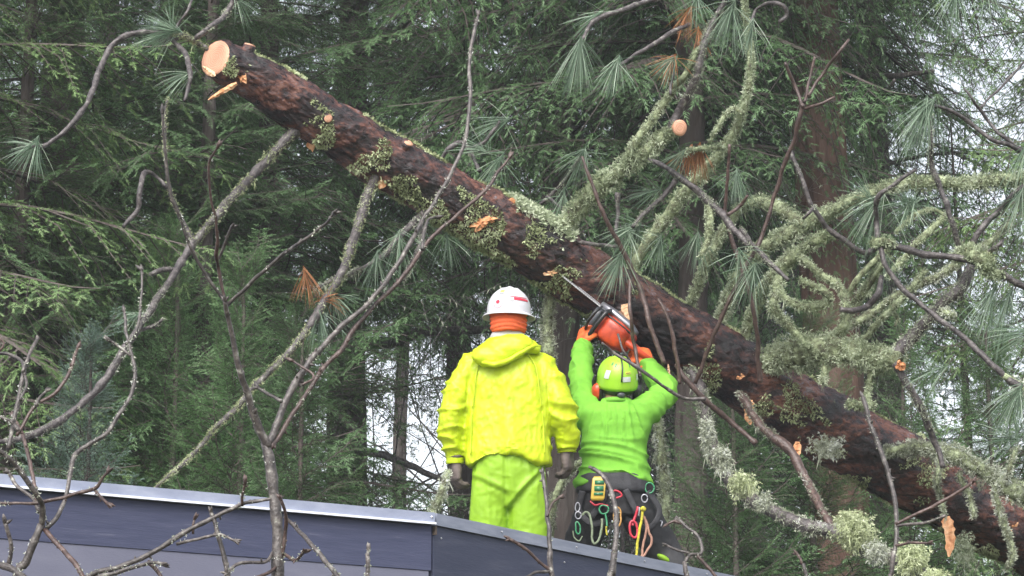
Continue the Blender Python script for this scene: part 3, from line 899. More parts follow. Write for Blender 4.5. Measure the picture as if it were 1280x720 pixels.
def chip(px, py, w_px, h_px, ang, depth=0.03, on=True, Y=None, name='torn_wood', mat='wood_torn', seed=0, jag=0.35, proud=0.0):
    """a ragged piece of torn wood: an uneven, splintered wedge"""
    if on: pt, o, t = on_log(px, py)
    else: pt = P(px, py, Y); o = nrm(CAM - pt)
    m = mpp(pt)
    r_ = np.random.default_rng(seed + int(px))
    ex = RT * math.cos(ang) + UP * math.sin(ang); ey = -RT * math.sin(ang) + UP * math.cos(ang)
    n = 14
    tt = np.linspace(0, 2 * np.pi, n, endpoint=False)
    k = 1 + r_.uniform(-jag, jag, n)
    rim = pt + o * 0.004 + (np.cos(tt) * k * w_px * m / 2)[:, None] * ex + (np.sin(tt) * k * h_px * m / 2)[:, None] * ey
    back = rim - o * (depth + 0.03)
    mid = pt + o * (0.006 + proud) + (np.cos(tt) * 0.55 * w_px * m / 2)[:, None] * ex + (np.sin(tt) * 0.55 * h_px * m / 2)[:, None] * ey + o * r_.uniform(-0.012, 0.018, n)[:, None]
    V = np.vstack([back, rim, mid, [mid.mean(0) + o * r_.uniform(-0.01, 0.012)]])
    j = np.arange(n); j2 = (j + 1) % n
    return MB().add(V - BASE, [grid_faces(3, n), np.stack([2 * n + j, 2 * n + j2, np.full(n, 3 * n)], -1)]).build(name, M[mat], pine, False)
def splinter(p0, p1, w0, w1, Y0, Y1, mat='wood_torn', name='splinter', bend=0.0, seed=1):
    """a torn slab of wood hanging from the trunk"""
    a, b = P(*p0, Y0), P(*p1, Y1); m = mpp(a)
    n = 16
    t = np.linspace(0, 1, n)
    Cq = a + (b - a) * t[:, None]; v = nrm(CAM - a)
    sd = nrm(np.cross(b - a, v))
    r_ = np.random.default_rng(seed)
    Cq = Cq + sd * (bend * m * np.sin(t * np.pi))[:, None]
    w = (w0 + (w1 - w0) * t) * m / 2 * np.where(t > 0.8, 1 - 3.6 * (t - 0.8), 1.0) * np.where(t < 0.12, 0.6, 1.0)
    l = Cq - sd * (w * (1 + r_.uniform(-.2, .16, n)))[:, None]; rr_ = Cq + sd * (w * (1 + r_.uniform(-.2, .16, n)))[:, None]
    f = Cq + v * (0.009 + r_.uniform(-.007, .007, n))[:, None]; k = Cq - v * 0.007
    V = np.stack([l, f, rr_, k], 1).reshape(-1, 3)
    mbq = MB().add(V - BASE, [grid_faces(n, 4), np.array([[0, 1, 2, 3]]), np.array([[0, 1, 2, 3]]) + (n - 1) * 4])
    return mbq.build(name, M[mat], pine, False)
chip(303, 96, 14, 15, 0.3, seed=3); chip(478, 228, 14, 17, 0.2, seed=5); chip(600, 279, 24, 16, 0.35, seed=6, jag=0.5)
chip(612, 274, 14, 7, 0.1, seed=16, jag=0.5); chip(688, 340, 17, 9, -0.1, seed=8, jag=0.5, mat='wood'); chip(388, 180, 8, 16, 0.2, seed=9)
chip(1262, 660, 18, 14, 0.2, seed=10, jag=0.5); chip(925, 470, 10, 8, 0.3, seed=12); chip(640, 252, 10, 5, -0.5, seed=13, jag=0.4)
splinter((296, 104), (260, 125), 8, 4, 11.27, 11.16); splinter((253, 83), (269, 95), 4, 9, 11.24, 11.22, 'wood')
splinter((781, 380), (786, 402), 14, 3, 12.35, 12.3, 'wood', seed=4)
splinter((937, 500), (938, 531), 13, 9, 12.78, 12.75, seed=7, bend=2); splinter((997, 552), (995, 583), 10, 7, 12.9, 12.85, seed=9)
splinter((1183, 645), (1186, 696), 16, 9, 13.45, 13.35, seed=11, bend=-3); splinter((835, 455), (838, 478), 3, 2, 12.5, 12.5, 'wood', seed=12)

# ------------------------------------------------------------------ limbs with moss, lichen and needle tufts
def tufts(Pn, Nn_, size, tint, blades=6, hang=0.0, r=None, spread=0.9, slim=1.0):
    """small leafy tufts: a few blades round each point"""
    r = r or rng
    n = len(Pn)
    if n == 0: return np.zeros((0, 3)), np.zeros((0, 3), int), np.zeros(0)
    Vs, ts = [], []
    for b in range(blades):
        d = nrm(Nn_ + r.normal(0, spread, (n, 3)) * 0.8 + np.array([0, 0, -hang]))
        L = size * r.uniform(0.5, 1.3, n)
        u = nrm(np.cross(d, r.normal(0, 1, (n, 3))))
        w = L * r.uniform(0.16, 0.34, n) * slim
        a = Pn - Nn_ * (size * 0.15)[:, None]
        tip = a + d * L[:, None]; tip[:, 2] -= hang * L * 0.35
        mid = a + d * (L * 0.5)[:, None]
        Vs.append(np.stack([a - u * (w * 0.6)[:, None], mid + u * w[:, None], tip], 1))
        ts.append(np.clip(tint + r.normal(0, 0.14, n), 0, 1))
    V = np.concatenate(Vs).reshape(-1, 3)
    return V, np.arange(len(V)).reshape(-1, 3), np.concatenate(ts)

def needles(c, d, n, L, spread, r, droop=0.3, w=0.0011, bunch=0.06):
    """tuft of long pine needles at c around direction d"""
    d = nrm(d)
    k = nrm(d + r.normal(0, spread, (n, 3)))
    base = c - d * r.uniform(0, bunch, n)[:, None] + k * 0.004
    Ln = L * r.uniform(0.65, 1.12, n)
    u = nrm(np.cross(k, r.normal(0, 1, (n, 3))))
    ww = w * r.uniform(0.8, 1.5, n)
    pts = []
    for s_ in (0.0, 0.4, 0.75, 1.0):
        q = base + k * (Ln * s_)[:, None]
        q = q + np.array([0, 0, -1.0]) * (droop * Ln * s_ ** 2)[:, None]
        wd_ = ww * (1.0 if s_ < 0.9 else 0.25)
        pts.append((q - u * wd_[:, None], q + u * wd_[:, None]))
    V = np.stack([x for p in pts for x in p], 1).reshape(-1, 3)
    o = np.arange(n)[:, None] * 8
    Fq = np.concatenate([o + np.array([[a, a + 1, a + 3, a + 2]]) for a in (0, 2, 4)])
    t = np.clip(r.normal(0.5, 0.25, n), 0, 1)
    return V, Fq, np.tile(t, 3)

seedc = [500]
def polyline(pts, Y0, Y1, step=0.02, wob=0.006):
    n = len(pts)
    px = np.array([[a, b] for a, b, _ in pts], float)
    ln = np.concatenate([[0], np.cumsum(np.linalg.norm(np.diff(px, axis=0), axis=1))]); ln /= ln[-1]
    q = []
    seedc[0] += 1
    for (x, y, r_), t in zip(pts, ln):
        Yc = Y0 + (Y1 - Y0) * t + 0.12 * math.sin(t * 7 + seedc[0]) * t * (1 - t) * 2
        p = P(x, y, Yc); q.append([*p, r_ * mpp(p)])
    q = resample(q, step)
    if wob: q[:, :3] += wob * np.stack([vnoise(q[:, :3] * 14 + seedc[0]), vnoise(q[:, :3] * 14 + 9), vnoise(q[:, :3] * 14 + 20)], -1)
    return q

def limb(pts, Y0, Y1, moss=0.0, mat='limb', parent=None, base=None, kind='moss', hang=0.25, cover=1.0, top=0.0, size=0.022, subs=(), name='branch', dens=1.0):
    """one limb of the fallen pine. moss 0 = bare; 1 = a thick coat (drawn radius is the coat's); subs = its own twigs"""
    parent = parent or pine; base = BASE if base is None else base
    seedc[0] += 1
    r = np.random.default_rng(seedc[0])
    core = MB(); Ms = []
    for k, (pp, a, b) in enumerate([(pts, Y0, Y1)] + list(subs)):
        q = polyline(pp, a, b, 0.018)
        if mat != 'limb': q[:, 3] *= 0.72
        elif moss < 0.2: q[:, 3] *= 0.86
        rc = q[:, 3] * (1 - 0.30 * min(moss, 1.0))
        jit = 1 + 0.22 * vnoise(q[:, :3] * 22 + 3) + 0.12 * vnoise(q[:, :3] * 60)
        V, Fc = tube(q[:, :3] - base, rc * jit, 9 if rc.max() > 0.012 else 7)
        core.add(V, Fc)
        if moss > 0:
            T_, N_, B_ = frames(q[:, :3])
            L_ = np.linalg.norm(np.diff(q[:, :3], axis=0), axis=1).sum()
            area = L_ * 2 * np.pi * q[:, 3].mean()
            size_ = size * 0.72
            n = int(area * 9500 * dens * (0.022 / size) ** 1.3 * (0.45 + 0.55 * moss))
            i = r.integers(0, len(q), n); an = r.uniform(0, 2 * np.pi, n)
            o = N_[i] * np.cos(an)[:, None] + B_[i] * np.sin(an)[:, None]
            lum = 1 + 0.45 * vnoise(q[i, :3] * 17 + o * 1.3) + 0.2 * vnoise(q[i, :3] * 45)
            pt = q[i, :3] + o * (q[i, 3] * lum * r.uniform(0.6, 1.0, n))[:, None] + T_[i] * r.uniform(-0.01, 0.01, n)[:, None]
            keep = (fbm(pt * 9 + seedc[0], 2) > (1.0 - 2.0 * min(cover, 0.9)) * 0.85) & (o[:, 2] > -1.1 + top * 1.3)
            Ms.append((pt[keep], o[keep]))
    br = core.build(name, M['mossy_limb'] if moss >= 0.8 and mat == 'limb' else M[mat], parent)
    if Ms:
        pt = np.concatenate([a for a, _ in Ms]); o = np.concatenate([b for _, b in Ms])
        tint = np.clip(0.46 + 0.42 * fbm(pt * 9, 2) + 0.2 * vnoise(pt * 40), 0, 1)
        hg = hang * np.where(o[:, 2] < 0, 1.0, 0.25)
        V1, F1, t1 = tufts(pt, o, size * r.uniform(0.4, 0.95, len(pt)), tint, 4, 0.0, r, 1.3, 0.85)
        mm = MB().add(V1 - base, F1, t1)
        sel = (r.uniform(0, 1, len(pt)) < 0.07 * hang) & (o[:, 2] < 0.0) & (vnoise(pt * 8) > 0.0)
        if sel.sum():
            V2, F2, t2 = tufts(pt[sel], nrm(o[sel] + [0, 0, -1.5]), r.uniform(0.02, 0.05, sel.sum()), tint[sel], 3, 1.0, r, 0.6, 0.28)
            mm.add(V2 - base, F2, t2)
        mm.build('moss' if kind == 'moss' else 'lichen', M[kind], br, False, 'stuff')
    return br

def tuft_at(br, x, y, Y, ang, n=70, L_px=50, spread=0.42, droop=0.25, dead=False, toward=0.0, base=None):
    """needle tuft: ang = direction in the picture plane (degrees, 0 right, 90 up)"""
    seedc[0] += 1; r = np.random.default_rng(seedc[0])
    c = P(x, y, Y); m = mpp(c); base = BASE if base is None else base
    d = RT * math.cos(R(ang)) + UP * math.sin(R(ang)) - FWD * toward
    V, Fq, t = needles(c, d, n, L_px * m, spread, r, droop)
    return MB().add(V - base, Fq, t).build('needle_tuft', M['needle_dead' if dead else 'needle'], br, False)

# --- left limbs
b1 = limb([(372, 160, 8), (345, 188, 7), (320, 215, 6.5), (275, 265, 6.5), (242, 302, 6)], 11.56, 11.2, 0.5, kind='lichen_y', cover=0.78, hang=0.1, size=0.016,
          subs=[([(243, 302, 4), (225, 270, 4), (213, 238, 3.5), (207, 200, 3), (206, 150, 2.5), (210, 125, 2)], 11.2, 11.0)])
b1b = limb([(243, 300, 6), (222, 335, 5.5), (190, 385, 5), (160, 430, 5), (130, 475, 5.5), (95, 510, 5.5), (50, 540, 5), (10, 552, 4), (-30, 556, 3)], 11.2, 10.5, 0.25, kind='lichen', cover=0.5, hang=0.0, size=0.012,
          subs=[([(222, 338, 3), (205, 337, 3.5), (188, 344, 3)], 11.15, 11.1), ([(158, 434, 3), (170, 415, 3), (190, 408, 3), (203, 398, 2)], 11.0, 10.9)])
tuft_at(b1b, 165, 395, 11.0, 195, 30, 30, 0.4)
b1c = limb([(209, 235, 3), (196, 221, 3), (181, 216, 3.8), (175, 238, 4.2), (172, 262, 4), (154, 284, 3.5)], 11.05, 10.85, 0)
b2 = limb([(472, 215, 9), (462, 238, 8), (455, 260, 7.5), (440, 305, 7), (425, 345, 6.5), (400, 385, 6), (375, 425, 5.5), (350, 452, 5), (325, 477, 4.8), (300, 505, 4.5), (270, 535, 4), (235, 575, 3.2), (197, 607, 2.6), (160, 650, 2.5)],
          11.8, 10.7, 0.5, kind='lichen_y', cover=0.72, hang=0.15, size=0.015)
tuft_at(b2, 400, 395, 11.4, -75, 60, 48, 0.5); tuft_at(b2, 420, 375, 11.5, -60, 40, 42, 0.5)
tuft_at(b2, 383, 345, 11.4, -70, 45, 38, 0.35, dead=True); tuft_at(b2, 410, 372, 11.4, 20, 40, 30, 0.6, dead=True)
b3 = limb([(540, 250, 6), (527, 268, 5), (500, 296, 4.5), (480, 320, 4.5), (450, 337, 4), (425, 347, 4), (395, 360, 3)], 12.0, 11.5, 0.6, kind='lichen', cover=0.8, hang=0.6, size=0.016)
tuft_at(b3, 500, 300, 11.7, -90, 40, 50, 0.6); tuft_at(b3, 470, 325, 11.65, -100, 40, 50, 0.5); tuft_at(b3, 560, 300, 12.1, -80, 40, 45, 0.6)
b3b = limb([(530, 275, 3), (524, 310, 4), (512, 335, 4), (505, 350, 3)], 12.0, 11.9, 0.6, kind='lichen', cover=0.7, hang=0.8, size=0.016)
# --- top-left, beside the sawn end
b4 = limb([(290, 72, 5), (268, 68, 5), (246, 53, 4.5), (226, 43, 4), (214, 42, 3)], 11.50, 11.1, 0.7, kind='lichen_y', cover=0.85, hang=0.1, size=0.014)
b4b = limb([(216, 42, 3.5), (195, 40, 4), (165, 42, 4.5), (141, 55, 4.5), (125, 85, 4.5), (118, 110, 4.2), (105, 135, 4), (85, 160, 3.5), (60, 180, 3), (40, 184, 2.5)], 11.1, 10.7, 0,
           subs=[([(211, 46, 3), (230, 65, 4), (237, 90, 4), (236, 108, 3.5), (230, 127, 2.2)], 11.1, 10.9), ([(219, 40, 2), (222, 30, 2), (235, 12, 2.2), (243, -8, 2)], 11.1, 11.2)])
b4c = limb([(244, 48, 3.5), (265, 32, 4), (285, 14, 4), (300, -10, 4)], 11.15, 11.3, 0.2, kind='lichen', cover=0.4, hang=0)
tuft_at(b4b, 216, 38, 11.05, 168, 75, 52, 0.38, 0.1); tuft_at(b4b, 212, 40, 11.05, 200, 50, 50, 0.3, 0.2); tuft_at(b4b, 215, 32, 11.08, 90, 20, 40, 0.25, 0.0)
tuft_at(b4b, 234, 92, 10.95, 195, 40, 48, 0.35, 0.3); tuft_at(b4b, 44, 182, 10.7, -110, 60, 45, 0.38, 0.2); tuft_at(b4b, 40, 183, 10.7, 190, 45, 42, 0.35, 0.2)
tuft_at(b4c, 300, 2, 11.3, -50, 35, 35, 0.5)
# --- the heavy mossy limb with a sawn end, and its forks
b5 = limb([(688, 312, 13), (700, 290, 13), (718, 268, 14), (742, 240, 15), (770, 218, 14.5), (800, 193, 13.5), (825, 174, 12), (845, 162, 10)], 12.35, 11.9, 1.0, cover=0.97, hang=0.45, size=0.026)
disc(P(850, 160, 11.86), nrm(nrm(CAM - P(850, 160, 11.9)) + 0.25 * RT), 9 * mpp(P(850, 160, 11.9)), 'cut_face', b5, M['rings'], BASE, 0.03, 24, 1.1, 0.05)
b5b = limb([(835, 168, 7), (848, 140, 6.5), (860, 118, 6.5), (870, 95, 6.5), (877, 65, 6), (890, 30, 5), (905, 4, 4), (912, -20, 4)], 11.92, 11.7, 0.6, kind='lichen', cover=0.72, hang=0.3, size=0.018)
b5c = limb([(782, 205, 7), (795, 178, 7), (815, 150, 6.5), (835, 120, 6.5), (855, 95, 6), (866, 75, 5), (872, 62, 3)], 12.0, 11.75, 0.8, kind='moss', cover=0.8, hang=0.3, size=0.018)
b6 = limb([(775, 380, 8), (790, 345, 9), (803, 312, 9.5), (830, 276, 10), (852, 245, 10), (880, 214, 10), (905, 186, 9), (920, 160, 7), (932, 125, 6), (938, 95, 6), (938, 60, 5), (932, 15, 4), (930, -12, 3.5)], 12.75, 12.3, 0.9, cover=0.93, hang=0.35, size=0.022,
          subs=[([(928, 142, 4), (918, 135, 4), (907, 142, 4), (898, 160, 3), (888, 178, 2.5)], 12.35, 12.3), ([(905, 186, 3), (880, 186, 4), (862, 188, 4), (850, 195, 2.5)], 12.4, 12.2)])
b7 = limb([(812, 198, 3), (835, 212, 3.5), (855, 226, 4.2), (880, 246, 5), (900, 266, 5.5), (920, 290, 4.5), (935, 307, 4)], 12.2, 11.9, 0.35, kind='lichen', cover=0.5, hang=0.2, size=0.016,
          subs=[([(845, 226, 4), (825, 250, 3.5), (805, 268, 3), (790, 285, 2.5)], 12.1, 12.0), ([(925, 285, 4), (940, 305, 3.5), (955, 320, 3.5), (985, 350, 3)], 11.95, 11.8)])
b7b = limb([(884, 250, 5), (887, 275, 6), (885, 300, 5), (876, 320, 3)], 12.1, 12.0, 0.8, cover=0.8, hang=0.6, size=0.02)
b8 = limb([(850, 420, 7), (865, 375, 7), (880, 335, 7), (898, 300, 7), (918, 266, 7.5), (942, 252, 8), (968, 256, 9), (990, 271, 10), (1004, 284, 6)], 12.9, 12.4, 0.95, cover=0.95, hang=0.4, size=0.022)
b9 = limb([(890, 430, 9), (910, 375, 10), (938, 324, 11), (975, 299, 12), (1010, 278, 12), (1045, 262, 11.5), (1080, 246, 10), (1120, 233, 9.5), (1165, 228, 10), (1210, 230, 10.5), (1250, 225, 11), (1300, 219, 9)], 13.1, 12.6, 1.0, cover=0.96, hang=0.4, size=0.026)
b10 = limb([(925, 440, 8), (945, 385, 9), (962, 350, 9), (985, 326, 10), (1008, 308, 10), (1030, 297, 8), (1042, 296, 5)], 13.0, 12.4, 1.0, cover=0.95, hang=0.4, size=0.024,
           subs=[([(990, 322, 7), (976, 342, 8.5), (970, 365, 8), (966, 385, 7), (982, 402, 6), (1000, 422, 5.5), (1012, 436, 5)], 12.6, 12.5)])
b11 = limb([(985, 312, 5), (1005, 326, 5.5), (1030, 345, 6), (1050, 360, 6), (1060, 390, 5)], 12.6, 12.3, 0.85, cover=0.9, hang=0.3, size=0.02)
b12 = limb([(972, 360, 4), (985, 376, 5.5), (1005, 384, 6.5), (1030, 381, 6.5), (1038, 372, 5.5), (1022, 360, 5.5), (1000, 350, 4)], 12.5, 12.35, 0.9, cover=0.9, hang=0.3, size=0.02)
# --- the thick limb that sits over the trunk on the right
b16 = limb([(938, 470, 17), (962, 452, 20), (988, 443, 23), (1022, 437, 24), (1060, 439, 24), (1095, 447, 21), (1122, 449, 15)], 12.98, 12.35, 1.0, cover=0.98, hang=0.6, size=0.028,
           subs=[([(1030, 448, 6), (1031, 465, 6), (1028, 480, 4)], 12.6, 12.55), ([(1090, 455, 5), (1086, 485, 5), (1081, 512, 3)], 12.45, 12.4), ([(1060, 505, 6), (1078, 508, 7), (1090, 505, 5)], 12.45, 12.35)])
chip(1125, 457, 12, 14, 0.2, on=False, Y=12.28, seed=2)
b16b = limb([(1112, 450, 10), (1140, 421, 10), (1165, 395, 9.5), (1190, 370, 9), (1206, 350, 8), (1218, 325, 6), (1225, 310, 5)], 12.38, 12.2, 0.6, kind='lichen', cover=0.8, hang=0.3, size=0.018)
b16c = limb([(1118, 455, 6), (1140, 490, 6), (1155, 520, 5.5), (1168, 550, 5), (1180, 585, 4)], 12.35, 12.5, 0.7, kind='lichen', cover=0.75, hang=0.4, size=0.018)
b13 = limb([(1040, 432, 7), (1054, 408, 8), (1065, 386, 8), (1083, 360, 7), (1100, 335, 5), (1112, 322, 4)], 12.6, 12.4, 0.95, cover=0.93, hang=0.4, size=0.022)
b14 = limb([(1028, 428, 5), (1060, 408, 6), (1090, 391, 6.5), (1112, 377, 6.5), (1140, 360, 6), (1175, 344, 6), (1205, 324, 6), (1240, 300, 5), (1262, 280, 3)], 12.8, 12.9, 0.85, kind='lichen', cover=0.88, hang=0.4, size=0.02)
b15 = limb([(1072, 432, 4), (1090, 412, 5), (1106, 394, 5), (1130, 370, 5), (1158, 338, 4.5)], 12.75, 12.7, 0.85, cover=0.88, hang=0.4, size=0.018,
           subs=[([(1112, 385, 2), (1122, 398, 3), (1118, 408, 2)], 12.7, 12.7)])
b13c = limb([(1050, 386, 4), (1068, 388, 4.5), (1085, 383, 4.5), (1096, 370, 4.5), (1103, 345, 3.5)], 12.2, 12.3, 0)
b13d = limb([(1058, 372, 4), (1075, 345, 5), (1095, 325, 5), (1108, 312, 4)], 12.5, 12.4, 0.8, cover=0.85, hang=0.3, size=0.018)
b15d = limb([(1110, 345, 4), (1135, 318, 5), (1150, 300, 5), (1165, 285, 5), (1180, 270, 4), (1165, 262, 3.5), (1145, 268, 3.5), (1120, 290, 3)], 12.8, 12.7, 0.8, cover=0.85, hang=0.3, size=0.018)
# --- bare dark limbs crossing in front on the right
b17 = limb([(988, 188, 3), (1005, 230, 3.2), (1016, 260, 3.4), (1035, 285, 3.8), (1060, 305, 4.2), (1083, 316, 4.8), (1100, 306, 5.5), (1130, 310, 5.5), (1160, 319, 5.2), (1195, 322, 5.5), (1230, 331, 5.5), (1265, 350, 5.2), (1300, 366, 5)], 11.9, 12.1, 0.15, kind='lichen', cover=0.22, hang=0.0, size=0.014,
           subs=[([(1100, 308, 4.5), (1107, 332, 4.2), (1122, 354, 4.2), (1150, 380, 4.2), (1180, 402, 4.2), (1210, 426, 4.4), (1240, 456, 4.8), (1265, 478, 5), (1300, 492, 4)], 11.95, 11.7),
                 ([(1097, 304, 4.5), (1095, 272, 4.2), (1098, 246, 4), (1116, 232, 3.4), (1146, 211, 2.6)], 11.95, 11.8), ([(1018, 258, 2.5), (1012, 265, 2.5), (1004, 273, 2)], 11.9, 11.85)])
b18 = limb([(1206, 322, 4.5), (1194, 292, 4.2), (1186, 262, 4.2), (1176, 236, 4), (1164, 206, 4), (1164, 180, 3.6), (1164, 145, 3)], 12.1, 11.9, 0.4, kind='lichen', cover=0.5, hang=0.1, size=0.014,
           subs=[([(1210, 320, 4.5), (1222, 292, 4.5), (1246, 266, 4.5), (1268, 243, 4), (1295, 222, 4)], 12.1, 11.9), ([(1218, 326, 4), (1246, 308, 3.2), (1253, 301, 2.4)], 12.1, 11.95)])
lump = limb([(1195, 322, 9), (1208, 314, 12), (1222, 322, 10), (1238, 338, 11), (1250, 345, 7)], 12.05, 12.0, 1.0, kind='moss', cover=0.8, hang=0.5, size=0.034)
lump2 = limb([(1092, 305, 7), (1104, 302, 8), (1116, 304, 6)], 11.93, 11.93, 0.9, kind='moss', cover=0.85, hang=0.3, size=0.024)
lump3 = limb([(1254, 470, 6), (1268, 480, 8), (1284, 488, 7)], 11.7, 11.7, 0.9, kind='lichen', cover=0.75, hang=0.6, size=0.024)
lump4 = limb([(1176, 388, 5), (1186, 392, 6), (1194, 396, 4)], 11.75, 11.75, 0.8, kind='lichen', cover=0.9, hang=0.1, size=0.02)
b19 = limb([(1290, 195, 3.5), (1262, 182, 3.5), (1240, 175, 3.2), (1215, 155, 3.2), (1190, 139, 3), (1163, 130, 2.6)], 11.9, 11.6, 0, subs=[([(1285, 190, 3), (1255, 172, 3), (1235, 150, 2.6), (1215, 122, 2.2), (1205, 110, 1.6)], 11.9, 11.8), ([(1225, 135, 2), (1255, 105, 2), (1280, 78, 2)], 11.9, 12.0)])
tuft_at(b19, 1162, 131, 11.6, -128, 120, 68, 0.36, 0.3); tuft_at(b19, 1158, 131, 11.6, -100, 60, 55, 0.3, 0.2)
b20r = limb([(1220, -25, 3), (1195, -12, 3), (1180, -6, 2.5)], 11.8, 11.7, 0)
tuft_at(b20r, 1195, -8, 11.7, -100, 80, 58, 0.5, 0.2); tuft_at(b20r, 1235, -10, 11.7, -80, 50, 50, 0.4, 0.2)
tuft_at(b17, 1097, 252, 11.95, -130, 80, 62, 0.4, 0.3); tuft_at(b17, 1135, 254, 11.9, 200, 90, 42, 0.8, 0.15); tuft_at(b17, 1138, 256, 11.9, 60, 50, 36, 0.7, 0.15)
tuft_at(b17, 1085, 245, 12.0, 140, 40, 45, 0.5, 0.1); tuft_at(b17, 1262, 370, 12.1, -110, 90, 68, 0.35, 0.3); tuft_at(b17, 1240, 366, 12.1, -120, 70, 62, 0.35, 0.3)
tuft_at(b17, 1285, 415, 11.9, 180, 80, 60, 0.4, 0.2); tuft_at(b17, 1272, 490, 11.7, -120, 90, 62, 0.42, 0.25); tuft_at(b17, 1285, 490, 11.7, -95, 70, 60, 0.35, 0.2)
tuft_at(b17, 1262, 548, 11.8, 170, 60, 55, 0.45, 0.2); tuft_at(b17, 1175, 460, 12.2, 200, 40, 50, 0.5, 0.2); tuft_at(b17, 1110, 330, 12.3, -80, 40, 50, 0.6, 0.2)
tuft_at(b18, 1282, 185, 11.8, -110, 60, 58, 0.4, 0.25); tuft_at(b18, 1275, 245, 11.9, -110, 70, 62, 0.4, 0.2)
# --- bottom right: mossy limb lying over the trunk, hanging twigs
b21 = limb([(1106, 566, 8), (1140, 560, 10), (1175, 565, 13), (1210, 578, 14), (1245, 600, 16), (1300, 628, 16)], 13.2, 12.9, 0.95, kind='lichen', cover=0.9, hang=0.8, size=0.028,
           subs=[([(1175, 575, 4), (1172, 600, 4.5), (1176, 625, 4), (1182, 645, 3)], 13.0, 13.0), ([(1198, 592, 4), (1212, 620, 4.5), (1218, 646, 3.5)], 13.0, 13.0),
                 ([(1242, 606, 4.5), (1250, 640, 5), (1262, 672, 5), (1266, 695, 4.5), (1258, 712, 3)], 12.95, 12.95), ([(1270, 560, 4), (1262, 585, 4), (1258, 600, 4)], 12.9, 12.9)])
# --- lower limb with pale lichen puffs, coming forward of the trunk
b20 = limb([(862, 462, 8), (876, 490, 9), (884, 530, 9.5), (898, 580, 10), (925, 612, 10.5), (960, 636, 10), (1000, 655, 9.5), (1040, 665, 9.5), (1075, 682, 10), (1110, 697, 10), (1145, 712, 10), (1190, 740, 9)], 12.75, 11.6, 0.55, kind='lichen', cover=0.8, hang=0.4, size=0.024)
def puff(x, y, w, h, Y, par, n=420, kind='lichen_y', seed=0):
    r = np.random.default_rng(900 + seed + x); n = int(n * 2.6)
    c = P(x, y, Y); m = mpp(c)
    u = nrm(r.normal(0, 1, (n, 3)))
    pt = c + (u[:, :1] * w * m * RT + u[:, 1:2] * 0.7 * w * m * FWD + u[:, 2:] * h * m * UP) * (r.uniform(0.3, 1.0, n) * (1 + 0.75 * vnoise(u * 1.7 + x)))[:, None]
    V, Fc, t = tufts(pt, nrm(u + r.normal(0, 0.7, (n, 3))), np.full(n, 0.019), np.clip(0.6 + 0.5 * fbm(u * 3 + x, 2), 0, 1), 5, 0.35, r, 1.2, 0.6)
    mbq = MB().add(V - BASE, Fc, t)
    k = max(6, n // 30); s_ = r.integers(0, n, k)
    V, Fc, t = tufts(pt[s_], np.tile([0, 0, -1.0], (k, 1)), r.uniform(0.025, 0.07, k), np.full(k, 0.5), 3, 0.8, r, 0.5, 0.18)
    mbq.add(V - BASE, Fc, t)
    return mbq.build('lichen_puff', M[kind], par, False, 'stuff')
puff(1068, 668, 28, 26, 11.75, b20, 520, seed=1); puff(1140, 698, 22, 20, 11.62, b20, 420, seed=2); puff(928, 606, 18, 18, 12.0, b20, 300, seed=3); puff(905, 575, 14, 20, 12.1, b20, 240, 'lichen', 4)
puff(1095, 690, 14, 16, 11.68, b20, 180, 'lichen', 5); puff(955, 628, 10, 12, 11.95, b20, 150, 'lichen', 6); puff(1035, 560, 24, 16, 13.0, b21, 260, 'lichen', 7); puff(1232, 325, 10, 12, 12.0, lump, 160, seed=8); puff(1060, 650, 20, 12, 11.78, b20, 260, seed=9)
puff(885, 545, 9, 24, 12.2, b20, 260, 'lichen', 10); puff(1170, 725, 18, 16, 11.55, b20, 240, seed=11); puff(1205, 690, 16, 26, 13.6, b21, 200, 'moss', 12)
b22 = limb([(925, 490, 8), (945, 525, 8.5), (965, 545, 9), (987, 562, 9.5), (1002, 590, 9.5), (1016, 615, 9), (1030, 642, 8), (1045, 668, 7)], 12.7, 12.1, 0.35, 'twig_red', kind='lichen', cover=0.55, hang=0.3, size=0.02)
b23 = limb([(805, 440, 5), (818, 480, 6), (823, 530, 8), (829, 590, 9), (831, 640, 9), (826, 690, 7), (824, 740, 7)], 12.6, 12.5, 0.9, kind='lichen', cover=0.85, hang=0.7, size=0.022)
b24 = limb([(690, 362, 8), (684, 400, 9), (686, 440, 9), (692, 480, 7), (695, 520, 5)], 12.5, 12.6, 0.9, kind='lichen', cover=0.85, hang=0.7, size=0.022)
b25 = limb([(560, 590, 5), (552, 615, 6), (543, 640, 7), (533, 670, 7)], 11.35, 11.2, 0.85, kind='lichen', cover=0.85, hang=0.7, size=0.02, parent=pine)
b26 = limb([(745, 560, 4), (705, 600, 6), (690, 640, 7), (688, 690, 7)], 12.6, 12.7, 0.85, kind='lichen', cover=0.85, hang=0.7, size=0.02)
# --- upper middle: long-needled twigs
b27 = limb([(880, -20, 4), (820, -2, 4), (780, 12, 4), (746, 25, 3.6), (731, 44, 3), (724, 58, 3)], 11.9, 11.5, 0, subs=[([(860, 30, 3.5), (835, 44, 3.2), (805, 62, 3), (772, 82, 2.6)], 11.8, 11.5), ([(840, 70, 2.6), (840, 95, 2.4), (838, 118, 2)], 11.8, 11.75)])
tuft_at(b27, 744, 20, 11.6, -150, 50, 45, 0.4, 0.15); tuft_at(b27, 725, 58, 11.5, -95, 110, 64, 0.34, 0.15); tuft_at(b27, 771, 81, 11.5, -105, 90, 46, 0.42, 0.2)
tuft_at(b27, 838, 78, 11.75, -135, 55, 42, 0.5, 0.2); tuft_at(b27, 838, 78, 11.75, -120, 40, 36, 0.5, 0.2, True); tuft_at(b27, 858, 18, 11.8, -120, 60, 40, 0.5, 0.2, True); tuft_at(b27, 875, 45, 11.8, -80, 45, 28, 0.6, 0.2, True)
